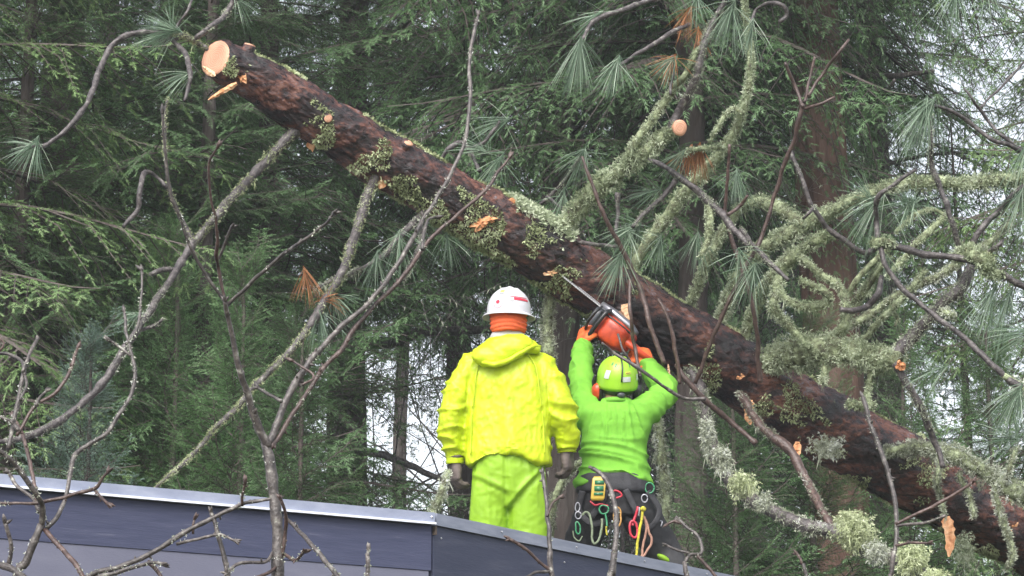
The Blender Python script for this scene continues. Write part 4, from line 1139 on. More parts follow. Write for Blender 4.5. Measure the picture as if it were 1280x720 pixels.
tuft_at(b27, 915, 12, 11.75, -110, 120, 58, 0.4, 0.25); tuft_at(b27, 870, 2, 11.8, -100, 60, 40, 0.5, 0.2); tuft_at(b27, 940, 35, 11.75, -100, 60, 42, 0.4, 0.2)
b28 = limb([(975, 28, 3), (983, 20, 3), (979, 8, 3), (962, 3, 3), (946, 12, 2.5), (938, 30, 2.5)], 12.0, 12.1, 0)
b29 = limb([(675, 255, 3), (700, 233, 3), (715, 215, 3), (727, 198, 2.6)], 12.45, 12.2, 0.5, kind='lichen', cover=0.6, hang=0.1, size=0.013, subs=[([(682, 245, 2), (700, 258, 2), (712, 264, 2)], 12.4, 12.3)])
tuft_at(b29, 727, 196, 12.2, -110, 75, 45, 0.6, 0.15); tuft_at(b29, 705, 245, 12.3, -95, 45, 42, 0.5, 0.2)
tuft_at(b7, 850, 195, 12.2, -130, 40, 45, 0.4, 0.1); tuft_at(b7, 874, 190, 12.3, -95, 90, 40, 0.3, 0.1, True); tuft_at(b7, 862, 192, 12.3, -105, 60, 38, 0.3, 0.1, True)
tuft_at(b7, 815, 240, 12.1, 195, 45, 45, 0.5, 0.2); tuft_at(b7, 790, 285, 12.05, 205, 60, 50, 0.5, 0.2); tuft_at(b7, 785, 290, 12.05, -70, 40, 40, 0.6, 0.2)
tuft_at(b7, 775, 325, 12.1, -115, 90, 48, 0.5, 0.2); tuft_at(b7, 825, 305, 12.3, -100, 80, 42, 0.5, 0.2); tuft_at(b7, 870, 300, 12.3, -105, 80, 45, 0.5, 0.2)
tuft_at(b7, 920, 222, 12.1, -95, 80, 45, 0.5, 0.2); tuft_at(b7, 925, 322, 11.9, -80, 50, 42, 0.6, 0.2); tuft_at(b7, 940, 340, 11.9, -110, 60, 50, 0.5, 0.2)
b30 = limb([(722, 302, 3), (740, 305, 3), (760, 308, 3), (778, 308, 2.5)], 12.3, 12.2, 0, subs=[([(770, 303, 2.5), (772, 270, 3), (771, 240, 3.5)], 12.4, 12.45)])
b31 = limb([(600, 215, 3), (580, 180, 3.5), (562, 186, 4), (550, 200, 3)], 12.2, 12.3, 0.1, kind='lichen', cover=0.3, hang=0, subs=[([(625, 150, 2.5), (605, 178, 3), (585, 188, 3)], 12.1, 12.2)])
tuft_at(b31, 628, 152, 12.1, 200, 60, 50, 0.5, 0.15); tuft_at(b31, 622, 200, 12.1, -130, 60, 48, 0.6, 0.15); tuft_at(b31, 600, 185, 12.1, 160, 40, 45, 0.5, 0.1)
# reddish bare twigs in front of the trunk
bq = limb([(830, 455, 4.5), (812, 405, 4.5), (800, 360, 4.5), (783, 322, 4.2), (766, 290, 3.8), (751, 260, 3.4), (740, 228, 3.2), (727, 196, 2.6)], 12.15, 11.9, 0, 'twig_red',
          subs=[([(800, 470, 3.5), (792, 430, 3.5), (788, 395, 3.2), (786, 350, 3)], 12.1, 12.1), ([(850, 480, 3.5), (845, 440, 3.5), (835, 400, 3), (822, 372, 2.5)], 12.2, 12.1)])
bt = limb([(868, 480, 4), (882, 446, 3.4), (900, 400, 3.6), (920, 360, 3.8), (936, 328, 4), (955, 290, 4), (970, 240, 4), (981, 205, 4), (989, 185, 4.2), (1000, 150, 4.2), (1005, 130, 3.8)], 12.3, 11.7, 0, 'twig_red',
          subs=[([(1004, 136, 3.2), (995, 110, 3.2), (981, 78, 2.6)], 11.7, 11.65), ([(1005, 128, 3), (1012, 98, 2.6), (1019, 70, 2.2)], 11.7, 11.75), ([(1010, 120, 3.2), (1030, 90, 3.2), (1050, 65, 3), (1061, 51, 2.2)], 11.7, 11.6), ([(1006, 137, 3), (1025, 130, 3), (1044, 121, 2.4)], 11.7, 11.6)])
bv = limb([(950, 478, 4), (946, 420, 4.2), (940, 380, 4.2), (926, 335, 4.6), (914, 298, 4.2), (906, 265, 3.4), (908, 238, 3.2), (912, 180, 3)], 12.4, 11.9, 0, 'twig_red', subs=[([(910, 268, 3.2), (925, 258, 3.2), (935, 245, 2.8)], 11.95, 11.9)])
bw_ = limb([(945, 555, 5), (912, 526, 5), (880, 500, 5), (858, 475, 5), (845, 455, 4)], 12.4, 12.3, 0, 'twig_red')
bx_ = limb([(882, 498, 3.4), (860, 498, 3.4), (836, 488, 3.4), (802, 463, 3.2), (766, 441, 2.8), (752, 428, 2.2)], 11.6, 11.4, 0, 'twig', subs=[([(790, 457, 2), (780, 440, 2.2), (772, 418, 2.2)], 11.5, 11.45)])

# ---- lichen and moss crusts on the trunk itself
r = np.random.default_rng(77)
n = 110000
i = r.integers(0, int(len(LOG) * 0.62), n); an = r.uniform(0, 2 * np.pi, n)
T_, N_, B_ = frames(LOG[:, :3])
o = N_[i] * np.cos(an)[:, None] + B_[i] * np.sin(an)[:, None]
j = np.round(an / (2 * np.pi) * seg).astype(int) % seg
pt = Vlog[i, j] + BASE
upn = o[:, 2]; fx = i / len(LOG)
camf = (o * nrm(CAM - pt)).sum(1)
keep_top = (upn > 0.80) & (fbm(pt * 7, 2) > 0.22 - 0.25 * (fx < 0.36)) 
keep_side = (upn < 0.30) & (fbm(pt * 7 + 40, 2) > 0.56 - 0.62 * np.exp(-((fx - 0.10) / 0.06) ** 2) * (upn < 0.05) - 0.30 * np.exp(-((fx - 0.27) / 0.06) ** 2) * (upn < 0.0)) 
k_any = (keep_top | keep_side) & (camf > -0.4)
pt, o, up_ = pt[k_any], o[k_any], upn[k_any]
sz = np.where(up_ > 0.6, 0.02, 0.016) * r.uniform(0.6, 1.4, len(pt))
V, Fc, t = tufts(pt, o, sz, np.clip(0.35 + 0.5 * fbm(pt * 12, 2), 0, 1), 5, 0.25, r, 1.0)
MB().add(V - BASE, Fc, t).build('lichen', M['lichen_y'], pine, False, 'stuff')
# the thick moss cushion on the upper side between the yellow man and the heavy limb
lo = []
for x in np.linspace(622, 694, 60):
    q, t_ = log_at(x)
    lo.append(q)
lo = np.array(lo); n = 2600
i = r.integers(0, len(lo), n)
upv = np.array([0, -0.25, 1.0]); tv = nrm(lo[-1, :3] - lo[0, :3]); upv = nrm(upv - tv * np.dot(upv, tv)); sv = np.cross(tv, upv)
a = r.normal(0, 0.42, n); o = upv * np.cos(a)[:, None] + sv * np.sin(a)[:, None]
pt = lo[i, :3] + o * (lo[i, 3] + r.uniform(0.0, 0.03, n))[:, None]
V, Fc, t = tufts(pt, o, np.full(n, 0.026), np.clip(0.7 + 0.3 * fbm(pt * 12, 2), 0, 1), 5, 0.1, r)
MB().add(V - BASE, Fc, t).build('moss', M['moss'], pine, False, 'stuff')

# ================================================================== BARE TREES IN FRONT OF THE ROOF
def bare(name, label, stem, Yb, branches, group=None):
    """stem: pixel polyline rising from below the frame; it is carried down to the ground"""
    p0 = P(stem[0][0], stem[0][1], Yb); m = mpp(p0)
    root = np.array([p0[0] + 0.05, p0[1], -0.05])
    base = root.copy(); base[2] = 0
    t = thing(name, base, label, 'tree', group)
    q = [[*root, stem[0][2] * m * 1.9], [p0[0] + 0.03, p0[1], p0[2] * 0.35, stem[0][2] * m * 1.45], [p0[0] + 0.0, p0[1], p0[2] * 0.75, stem[0][2] * m * 1.1]]
    for x, y, r_ in stem:
        p = P(x, y, Yb); q.append([*p, 0.84 * r_ * m])
    q = resample(q, 0.02)
    q[:, :3] += 0.004 * np.stack([vnoise(q[:, :3] * 16), vnoise(q[:, :3] * 16 + 9), vnoise(q[:, :3] * 16 + 20)], -1)
    V, Fc = tube(q[:, :3] - base, q[:, 3] * (1 + 0.18 * vnoise(q[:, :3] * 40)), 10)
    tr = MB().add(V, Fc).build('trunk', M['twig'], t)
    rr_ = np.random.default_rng(int(stem[0][0]) + 5)
    crust(tr, q, base, rr_, 0.5)
    for pts, dY in branches:
        twig_branch(t, base, pts, Yb, dY, rr_)
    return t

def crust(par, q, base, r, cover):
    T_, N_, B_ = frames(q[:, :3]); n = int(len(q) * 8 * cover)
    i = r.integers(0, len(q), n); a = r.uniform(0, 6.28, n)
    o = N_[i] * np.cos(a)[:, None] + B_[i] * np.sin(a)[:, None]
    pt = q[i, :3] + o * (q[i, 3] * 0.98)[:, None]
    k = fbm(pt * 14, 2) > 0.15
    if k.sum() < 3: return
    V, Fc, t = tufts(pt[k], o[k], np.full(k.sum(), 0.008), np.clip(r.normal(0.7, 0.2, k.sum()), 0, 1), 3, 0.0, r)
    MB().add(V - base, Fc, t).build('lichen', M['lichen'], par, False, 'stuff')

def twig_branch(t, base, pts, Yb, dY, r, mat=None):
    n = len(pts); q = []
    for i, (x, y, rad) in enumerate(pts):
        p = P(x, y, Yb + dY * i / max(1, n - 1)); q.append([*p, rad * 0.74 * mpp(p)])
    q = resample(q, 0.012)
    sc = q[:, 3].mean()
    q[:, :3] += 0.0035 * np.stack([vnoise(q[:, :3] * 22), vnoise(q[:, :3] * 22 + 9), vnoise(q[:, :3] * 22 + 20)], -1)
    jit = 1 + 0.14 * vnoise(q[:, :3] * 60)
    mb = MB().add(*tube(q[:, :3] - base, q[:, 3] * jit, 8))
    # buds and knuckles
    L = np.linalg.norm(np.diff(q[:, :3], axis=0), axis=1).sum()
    T_ = nrm(np.gradient(q[:, :3], axis=0))
    for k in range(int(L / 0.085) + 1):
        i = r.integers(1, len(q) - 1)
        d = nrm(T_[i] * 0.7 + r.normal(0, 0.7, 3)); s = q[i, 3]
        c = q[i, :3] + d * s * 0.9
        b = max(0.0032, s * 0.5) * r.uniform(0.8, 1.3)
        Cq = np.array([c - d * b, c, c + d * b * 1.6, c + d * b * 3.0])
        mb.add(*tube(Cq - base, np.array([b * 0.8, b, b * 0.75, b * 0.1]), 6))
    if q[-1, 3] < 0.012:      # terminal bud cluster
        for k in range(3):
            d = nrm(T_[-1] + r.normal(0, 0.45, 3) * (k > 0)); b = 0.006 * r.uniform(0.8, 1.2)
            c = q[-1, :3]
            mb.add(*tube(np.array([c - d * b, c + d * b, c + d * b * 2.4, c + d * b * 4.2]) - base, np.array([b * 0.7, b, b * 0.8, b * 0.1]), 6))
    br = mb.build('branch', M['twig_red'] if (mat or (q[:, 3].mean() < 0.0078 and r.uniform() < 0.55)) else M['twig'], t)
    crust(br, q, base, r, 0.35)
    return br

bare('bare_tree', 'bare tree forking into long thin twigs in front of the navy fascia', [(347, 735, 9.5), (348, 690, 9.5), (346, 650, 9), (342, 610, 8.5), (338, 580, 8.5), (333, 552, 8)], 7.4, [
    ([(335, 558, 7.5), (320, 527, 7), (308, 490, 6), (300, 465, 5.2), (292, 430, 4.4), (285, 395, 4), (281, 376, 3.6)], -0.25),
    ([(283, 380, 3.2), (272, 365, 3), (255, 340, 3), (240, 312, 2.8), (226, 276, 2.6), (213, 238, 2.6), (206, 190, 2.4), (204, 140, 2)], -0.3),
    ([(284, 381, 3.2), (310, 357, 3.2), (340, 330, 3.4), (360, 314, 3.2), (375, 303, 3), (400, 285, 2.6), (418, 267, 2)], -0.4),
    ([(281, 378, 3.2), (273, 335, 3), (270, 318, 3.4), (272, 298, 3), (268, 270, 2.4), (262, 235, 2.4), (261, 205, 2.4), (272, 184, 1.8)], -0.3),
    ([(273, 325, 2.4), (282, 300, 2.6), (290, 285, 2.2)], -0.1),
    ([(335, 555, 6.5), (350, 520, 6.4), (362, 490, 6.2), (385, 455, 5.6), (405, 430, 5.2), (430, 405, 4.8), (455, 385, 4.4), (480, 355, 4.2), (500, 325, 4.2), (520, 292, 4.2), (530, 272, 3.8), (545, 248, 3.6), (565, 214, 3.4), (580, 180, 3.2), (586, 140, 3.2), (588, 110, 3.4), (587, 85, 3), (591, 50, 3.2), (598, 19, 2.4)], 0.5),
    ([(338, 560, 4.6), (352, 540, 4.4), (368, 515, 4.2), (385, 490, 4.2), (405, 460, 4.2), (428, 436, 4.4), (445, 408, 4.4), (470, 380, 4), (500, 350, 3.8), (528, 312, 3.8), (548, 290, 3.4), (580, 262, 3.2), (605, 240, 3), (620, 220, 2.8), (637, 196, 2)], 0.4),
    ([(528, 312, 3), (530, 292, 3), (534, 275, 2.6), (545, 272, 2)], 0.1),
    ([(352, 502, 3.4), (338, 494, 3), (322, 484, 2.8)], 0.05), ([(378, 482, 2.4), (392, 470, 2.2), (365, 450, 2)], 0.05),
    ([(356, 645, 3), (378, 668, 3.6), (400, 694, 4), (428, 728, 4)], -0.3),
    ([(352, 700, 3), (358, 660, 3.4), (356, 640, 3), (352, 625, 2.6)], -0.1), ([(356, 692, 3), (370, 700, 2.8), (380, 690, 2.6)], -0.1),
    ([(349, 706, 3), (335, 716, 2.8), (320, 722, 2.8)], -0.1), ([(342, 690, 3), (330, 702, 3), (300, 704, 3), (284, 716, 2.6)], -0.15),
    ([(90, 728, 4.4), (120, 716, 4.2), (150, 708, 4.4), (185, 694, 4.6), (235, 664, 4.4), (270, 645, 3.8), (305, 630, 3.4), (345, 622, 2.6)], 0.0),
    ([(304, 633, 2.4), (303, 618, 2.4), (306, 604, 2)], -0.05), ([(222, 680, 2.8), (248, 674, 2.6), (275, 668, 2.4), (294, 676, 1.8)], -0.05),
    ([(288, 735, 4.4), (282, 705, 4.4), (276, 680, 4), (270, 655, 3.6), (264, 640, 3.4)], 0.0), ([(242, 668, 2.4), (242, 656, 2.4), (244, 648, 2)], 0.0),
    ([(185, 702, 4), (195, 712, 3.6), (205, 726, 3)], 0.0), ([(120, 722, 3.6), (150, 714, 3.6), (185, 704, 3), (203, 705, 3)], -0.05)])
bare('bare_tree', 'crooked bare tree with forked twigs and buds before the left wall', [(18, 740, 7), (32, 702, 6.2), (44, 676, 6), (52, 656, 6)], 7.0, [
    ([(52, 658, 5.4), (53, 635, 5), (46, 620, 4.6), (26, 590, 4.6), (8, 570, 4.4), (-20, 550, 4)], -0.2),
    ([(50, 640, 4), (40, 622, 3.4), (22, 608, 3.2), (10, 590, 3)], 0.1),
    ([(47, 628, 4), (40, 590, 3.6), (33, 560, 3.4), (24, 535, 3.2), (15, 520, 2.6)], 0.2),
    ([(58, 660, 4.2), (72, 645, 4.2), (80, 625, 3.8), (87, 595, 3.8), (92, 570, 4.4), (110, 555, 4), (135, 540, 3.8), (150, 515, 3.6), (165, 490, 3.6), (169, 465, 3.2), (163, 440, 3), (158, 410, 2.8), (155, 388, 2)], 0.3),
    ([(163, 446, 2.4), (150, 435, 2.4), (138, 427, 2.2)], 0.0), ([(158, 430, 2.6), (170, 415, 2.6), (175, 390, 2.4), (178, 355, 2.2), (177, 338, 2)], 0.1),
    ([(-10, 627, 2.4), (20, 629, 2.6), (45, 629, 3.2), (80, 622, 3.2), (112, 613, 3.2), (122, 608, 3), (128, 598, 2.6), (135, 590, 2)], -0.1), ([(118, 612, 2.6), (127, 622, 2.6), (136, 630, 2.6)], -0.05),
    ([(56, 662, 4.2), (75, 685, 4.2), (92, 702, 4.2), (108, 730, 4)], -0.15),
    ([(10, 560, 3.4), (16, 530, 4), (25, 490, 4.2), (30, 462, 4), (26, 452, 3.4), (12, 444, 3), (-8, 440, 2.6)], 0.15), ([(29, 465, 3.4), (37, 445, 3.2), (43, 430, 3), (46, 424, 2.4)], 0.1),
    ([(20, 545, 3.2), (45, 507, 3.2), (70, 492, 3.2), (86, 468, 3.2), (92, 452, 3.4), (97, 434, 2.6)], 0.1), ([(45, 507, 2.6), (50, 496, 2.4), (57, 489, 2)], 0.05),
    ([(26, 500, 2.6), (33, 480, 2.6), (31, 468, 2.2)], 0.05), ([(-10, 518, 2.8), (12, 526, 2.8), (18, 532, 2.4)], 0.0), ([(0, 440, 2.4), (5, 430, 2.4), (-6, 420, 2)], 0.0),
    ([(-20, 700, 6), (0, 706, 6), (18, 714, 5.6), (34, 724, 5)], -0.1), ([(10, 708, 4), (14, 690, 3.6), (11, 670, 3.6), (7, 655, 3.6)], -0.05)])
G_S = 'thin saplings in front of the right hand fascia'
bare('sapling', 'thin sapling with forked base standing before the legs of the yellow man', [(690, 745, 4.6), (689, 715, 4.4), (687, 690, 4.2)], 8.6, [
    ([(687, 692, 4), (686, 660, 3.8), (683, 630, 3.4), (680, 605, 3.2), (678, 592, 3)], 0.1), ([(688, 712, 3), (672, 700, 3), (655, 685, 3), (638, 674, 3)], -0.1), ([(688, 714, 2.6), (672, 716, 2.6), (655, 722, 2.4)], -0.1), ([(684, 645, 2.4), (690, 630, 2), (700, 622, 1.6)], 0.05)], G_S)
bare('sapling', 'thin greenish sapling standing in front of the harness belt', [(762, 745, 6), (765, 715, 5.6), (768, 690, 5.2)], 8.8, [
    ([(768, 692, 5), (771, 660, 4.6), (768, 630, 4.2), (760, 605, 4), (752, 593, 3.8), (740, 586, 3.6)], 0.1)], G_S)
bare('sapling', 'small twiggy sapling at the end of the metal roof edge', [(860, 745, 4), (857, 715, 3.6), (855, 702, 3.4)], 9.6, [
    ([(856, 704, 3), (862, 694, 3), (876, 692, 3), (874, 674, 3), (860, 660, 2.8), (848, 650, 3)], 0.1), ([(872, 695, 3), (885, 708, 3), (898, 725, 3)], 0.0), ([(862, 692, 2.4), (848, 688, 2.4), (834, 682, 2)], 0.0), ([(852, 655, 2.4), (842, 652, 2.6), (834, 656, 2)], 0.0)], G_S)
bare('sapling', 'straight pale sapling with side twigs in front of the fallen trunk', [(1112, 745, 3.6), (1115, 715, 3.6), (1118, 690, 3.8)], 9.0, [
    ([(1118, 692, 3.8), (1121, 660, 4), (1119, 625, 4), (1110, 590, 4), (1096, 552, 4), (1085, 520, 3.8), (1078, 496, 3.8)], 0.1), ([(1120, 655, 3), (1150, 640, 3), (1190, 620, 3), (1216, 603, 2.4)], -0.1),
    ([(1122, 657, 2.8), (1140, 655, 2.6), (1158, 653, 2.6), (1176, 647, 2.4)], -0.1), ([(1119, 683, 2.4), (1138, 679, 2.4), (1160, 679, 2.2)], -0.1)], G_S)
bare('sapling', 'short broken twig stem poking up before the navy corner board', [(459, 745, 3.4), (459, 715, 3.4), (459, 692, 3.2)], 7.6, [([(459, 700, 3), (459, 692, 3), (460, 688, 2.6)], 0.0)], G_S)
bare('sapling', 'leaning twig stem standing below the pale lichen branch', [(1012, 745, 2.6), (1008, 720, 2.6), (1003, 704, 2.6)], 9.4, [([(1003, 706, 2.6), (1000, 698, 2.4), (996, 693, 2.2)], 0.0)], G_S)

# ================================================================== PEOPLE
def fabric(name, c, c2, scale=9, bump=0.25, rough=(0.45, 0.7), bscale=60, spec=0.35, dist=0.004, stretch=(1, 1, 1)):
    return pmat(name, [(0.3, c2), (0.55, c), (0.8, tuple(min(1, v * 1.06) for v in c))], scale, 5, rough, spec, bump, bscale, stretch, dist=dist)
M['hivis'] = fabric('yellow rain jacket', (0.46, 0.58, 0.012), (0.36, 0.45, 0.014), 14, 0.3, (0.35, 0.6), 45, 0.4)
M['limepant'] = fabric('lime rain trousers', (0.235, 0.42, 0.02), (0.20, 0.36, 0.018), 8, 0.2, (0.4, 0.65), 40, 0.4)
M['limeshirt'] = fabric('lime green shirt', (0.165, 0.41, 0.045), (0.125, 0.32, 0.036), 8, 0.2, (0.7, 0.9), 120, 0.2)
M['black'] = fabric('black work cloth', (0.034, 0.034, 0.037), (0.014, 0.014, 0.016), 12, 0.4, (0.6, 0.85), 80, 0.3)
M['web'] = fabric('dark grey harness webbing', (0.045, 0.045, 0.05), (0.025, 0.025, 0.028), 20, 0.4, (0.6, 0.85), 140, 0.3)
M['glove_br'] = fabric('worn brown gloves', (0.13, 0.105, 0.095), (0.07, 0.058, 0.052), 18, 0.5, (0.6, 0.85), 90, 0.3)
M['glove_or'] = fabric('orange work gloves', (0.78, 0.16, 0.04), (0.42, 0.07, 0.02), 16, 0.4, (0.55, 0.8), 90, 0.3)
M['orange_knit'] = fabric('orange knit cap', (0.70, 0.13, 0.05), (0.60, 0.10, 0.04), 20, 0.5, (0.75, 0.95), 160, 0.15, stretch=(1, 1, 2.5))
M['greycloth'] = fabric('grey lining', (0.42, 0.42, 0.42), (0.33, 0.33, 0.34), 12, 0.3, (0.7, 0.9), 80, 0.2)
M['skin'] = fabric('skin', (0.50, 0.29, 0.20), (0.44, 0.24, 0.165), 20, 0.15, (0.45, 0.6), 120, 0.4)
M['hair'] = fabric('dark hair', (0.05, 0.035, 0.025), (0.03, 0.02, 0.015), 60, 0.6, (0.5, 0.7), 200, 0.4, stretch=(1, 1, .2))
M['boot'] = fabric('brown leather boots', (0.07, 0.045, 0.03), (0.04, 0.028, 0.02), 14, 0.4, (0.45, 0.7), 70, 0.4)
def plastic(name, c, rough=(0.25, 0.4), spec=0.5, c2=None, scale=14, coat=0.15):
    return pmat(name, [(0.3, c2 or tuple(v * 0.86 for v in c)), (0.6, c)], scale, 5, rough, spec, 0.04, 60, dist=0.002, coat=coat)
M['white_pl'] = plastic('white hard hat shell', (0.58, 0.58, 0.61), (0.3, 0.5))
M['lime_pl'] = plastic('lime helmet shell', (0.29, 0.55, 0.03), (0.3, 0.5))
M['red_st'] = plastic('red sticker', (0.55, 0.03, 0.06)); M['yel_st'] = plastic('yellow sticker', (0.72, 0.66, 0.08)); M['grey_st'] = plastic('grey sticker', (0.30, 0.31, 0.32)); M['pink_st'] = plastic('pale red sticker', (0.72, 0.35, 0.38))
M['refl'] = plastic('silver reflective strip', (0.52, 0.55, 0.52), (0.25, 0.4))
M['blk_pl'] = plastic('black plastic', (0.018, 0.018, 0.02), (0.3, 0.5)); M['grey_pl'] = plastic('dark grey plastic', (0.06, 0.065, 0.075), (0.3, 0.55))
M['orange_pl'] = plastic('orange saw housing', (0.58, 0.065, 0.018), (0.28, 0.5), c2=(0.24, 0.022, 0.010), scale=16)
M['silver'] = pmat('aluminium', [(0.3, (0.24, 0.24, 0.27)), (0.7, (0.44, 0.44, 0.48))], 20, 4, (0.3, 0.5), 0.5, 0.05, 80, metal=0.85)
M['bar'] = pmat('saw bar steel', [(0.3, (0.25, 0.25, 0.28)), (0.7, (0.48, 0.48, 0.52))], 20, 4, (0.25, 0.45), 0.5, 0.05, 80, metal=0.8)
M['green_an'] = plastic('green anodised metal', (0.025, 0.20, 0.085), (0.25, 0.45)); M['gold_an'] = plastic('gold anodised metal', (0.42, 0.22, 0.05), (0.25, 0.45)); M['red_an'] = plastic('red anodised metal', (0.42, 0.02, 0.04), (0.25, 0.45))
M['rope_y'] = fabric('yellow rope', (0.52, 0.46, 0.04), (0.10, 0.10, 0.04), 70, 0.6, (0.7, 0.9), 200); M['rope_p'] = fabric('tan rope', (0.34, 0.19, 0.14), (0.20, 0.11, 0.08), 60, 0.6, (0.7, 0.9), 200)
M['rope_g'] = fabric('grey green rope', (0.20, 0.24, 0.16), (0.10, 0.12, 0.08), 60, 0.6, (0.7, 0.9), 200); M['label_g'] = plastic('green label print', (0.03, 0.16, 0.07)); M['label_y'] = plastic('yellow pouch', (0.50, 0.34, 0.05))

def limb_t(pts, rad, step=0.012, n=20, flat=1.0):
    q = resample([[*a, b] for a, b in zip(pts, rad)], step)
    return tube(q[:, :3], q[:, 3], n, True, flat)

def build_hand(w, d, n, t, curl=(0.5, 0.6, 0.65, 0.7), thumb=0.35, s=1.0, cuff=0.0, fat=1.0):
    """palm and five fingers as overlapping closed pieces. w wrist, d towards the fingers, n palm side, t thumb side"""
    d = nrm(d); n = nrm(np.asarray(n) - d * np.dot(n, d)); t = nrm(np.asarray(t) - d * np.dot(t, d) - n * np.dot(t, n))
    w = np.asarray(w, float)
    parts = [loft([(w - d * 0.02, t * 0.030 * s * fat, n * 0.024 * s * fat, 2.2), (w + d * 0.015 * s, t * 0.034 * s * fat, n * 0.022 * s * fat, 2.4), (w + d * 0.05 * s, t * 0.043 * s * fat, n * 0.019 * s * fat, 2.6), (w + d * 0.085 * s, t * 0.043 * s * fat, n * 0.016 * s * fat, 2.6), (w + d * 0.098 * s, t * 0.038 * s, n * 0.010 * s, 2.4)], 24)]
    offs = (0.032, 0.011, -0.011, -0.031); lens = (0.074, 0.083, 0.077, 0.060)
    for o, l, c in zip(offs, lens, curl):
        p = w + d * 0.082 * s + t * o * s; a = 0.15
        pts = [p]; 
        for k, fr in enumerate((0.45, 0.31, 0.24)):
            a += c * (1.0 if k else 0.8)
            pts.append(pts[-1] + (d * math.cos(a) + n * math.sin(a)) * l * fr * s)
        parts.append(limb_t(pts, np.array([0.0105, 0.0102, 0.0094, 0.0080]) * s * fat, 0.006, 10))
    p = w + d * 0.022 * s + t * 0.030 * s
    d1 = nrm(d * 0.62 + t * 0.62 + n * 0.45); d2 = nrm(d1 * (1 - thumb) + d * 0.35 + n * thumb - t * thumb * 0.8)
    parts.append(limb_t([p - d1 * 0.01, p + d1 * 0.036 * s, p + d1 * 0.036 * s + d2 * 0.030 * s, p + d1 * 0.036 * s + d2 * 0.052 * s], np.array([0.0145, 0.0125, 0.011, 0.009]) * s * fat, 0.006, 10))
    if cuff > 0:
        parts.append(loft([(w - d * cuff, t * 0.047 * s, n * 0.042 * s, 2), (w - d * cuff * 0.5, t * 0.043 * s, n * 0.036 * s, 2), (w + d * 0.005, t * 0.034 * s, n * 0.026 * s, 2)], 20))
    return parts

def head_parts(c, up, f, s=1.0):
    """head with brow, nose, lips, chin and ears. c centre, up, f the way it looks"""
    up = nrm(up); f = nrm(np.asarray(f) - up * np.dot(f, up)); rt = np.cross(f, up)
    E = lambda o, a, b, e: ellipsoid(np.asarray(c) + (rt * o[0] + f * o[1] + up * o[2]) * s, np.array([rt * a, f * b, up * e]) * s, 12, 18)
    parts = [E((0, -0.008, 0.022), 0.077, 0.098, 0.096), E((0, 0.028, -0.038), 0.056, 0.066, 0.078), E((0, 0.062, -0.093), 0.024, 0.022, 0.018),
             E((0, 0.100, -0.018), 0.011, 0.020, 0.026), E((0, 0.108, -0.036), 0.016, 0.014, 0.011), E((0, 0.086, -0.066), 0.024, 0.012, 0.010), E((0, 0.082, 0.026), 0.055, 0.018, 0.014),
             E((0.033, 0.062, -0.026), 0.024, 0.026, 0.024), E((-0.033, 0.062, -0.026), 0.024, 0.026, 0.024), E((0.078, -0.005, -0.015), 0.010, 0.020, 0.032), E((-0.078, -0.005, -0.015), 0.010, 0.020, 0.032)]
    return parts

def put(V, F_, name, mat, root, smooth=True):
    return MB().add(V, F_).build(name, mat, root, smooth)

def boot_parts(p, f):
    p = np.asarray(p, float); f = nrm(f); rt = np.cross(f, [0, 0, 1.0])
    return [loft([(p + f * 0.03 + [0, 0, 0.0], rt * 0.052, f * 0.145, 2.6), (p + f * 0.03 + [0, 0, 0.03], rt * 0.054, f * 0.147, 2.6), (p + f * 0.02 + [0, 0, 0.065], rt * 0.05, f * 0.125, 2.4), (p - f * 0.02 + [0, 0, 0.11], rt * 0.05, f * 0.075, 2.2), (p - f * 0.03 + [0, 0, 0.22], rt * 0.055, f * 0.062, 2.1)], 24)]

# ------------------------------------------------------------------ the man in yellow
YY = 11.7
org = np.array([P(635, 600, YY)[0], YY, ZD])
man1 = thing('person', org, 'person in yellow rain jacket and white hard hat standing with arms hanging', 'person')
SH_L, EL_L, WR_L = (-0.190, 0.0, 1.345), (-0.290, -0.02, 1.10), (-0.272, 0.03, 0.875)
SH_R, EL_R, WR_R = (0.170, 0.0, 1.345), (0.275, -0.03, 1.125), (0.302, 0.04, 0.935)
hips = [(-0.09, 0, 0.86), (-0.10, 0.02, 0.46), (-0.105, 0.0, 0.09)]; hipr = [(0.085, 0, 0.86), (0.10, 0.035, 0.46), (0.12, 0.0, 0.09)]
HC = np.array([0.004, 0.015, 1.615])
body = head_parts(HC, (0, 0.05, 1), (0.1, 1, 0.08)) + [limb_t([(0, 0, 1.40), (0, 0.005, 1.50), (0, 0.01, 1.58)], [0.07, 0.058, 0.056]),
    zloft([(0, 0, 0.80, 0.15, 0.10), (0, 0, 0.95, 0.16, 0.105), (0, 0, 1.08, 0.145, 0.095), (0, 0, 1.25, 0.17, 0.11), (0, 0, 1.38, 0.165, 0.09), (0, 0, 1.44, 0.09, 0.07)]),
    limb_t([SH_L, EL_L, WR_L], [0.05, 0.042, 0.028]), limb_t([SH_R, EL_R, WR_R], [0.05, 0.042, 0.028]), limb_t(hips, [0.085, 0.06, 0.042]), limb_t(hipr, [0.085, 0.06, 0.042])]
body += build_hand(WR_L, (0.02, 0.1, -1), (0.85, 0.35, 0), (0.3, 1, 0), (0.5, 0.6, 0.65, 0.6), s=1.16, fat=0.6) + build_hand(WR_R, (0.08, 0.12, -1), (-0.85, 0.35, 0), (-0.3, 1, 0), (0.5, 0.6, 0.65, 0.6), s=1.16, fat=0.6)
V, N, Fc = remesh(body, 0.006, 3)
put(V, Fc, 'body', M['skin'], man1)

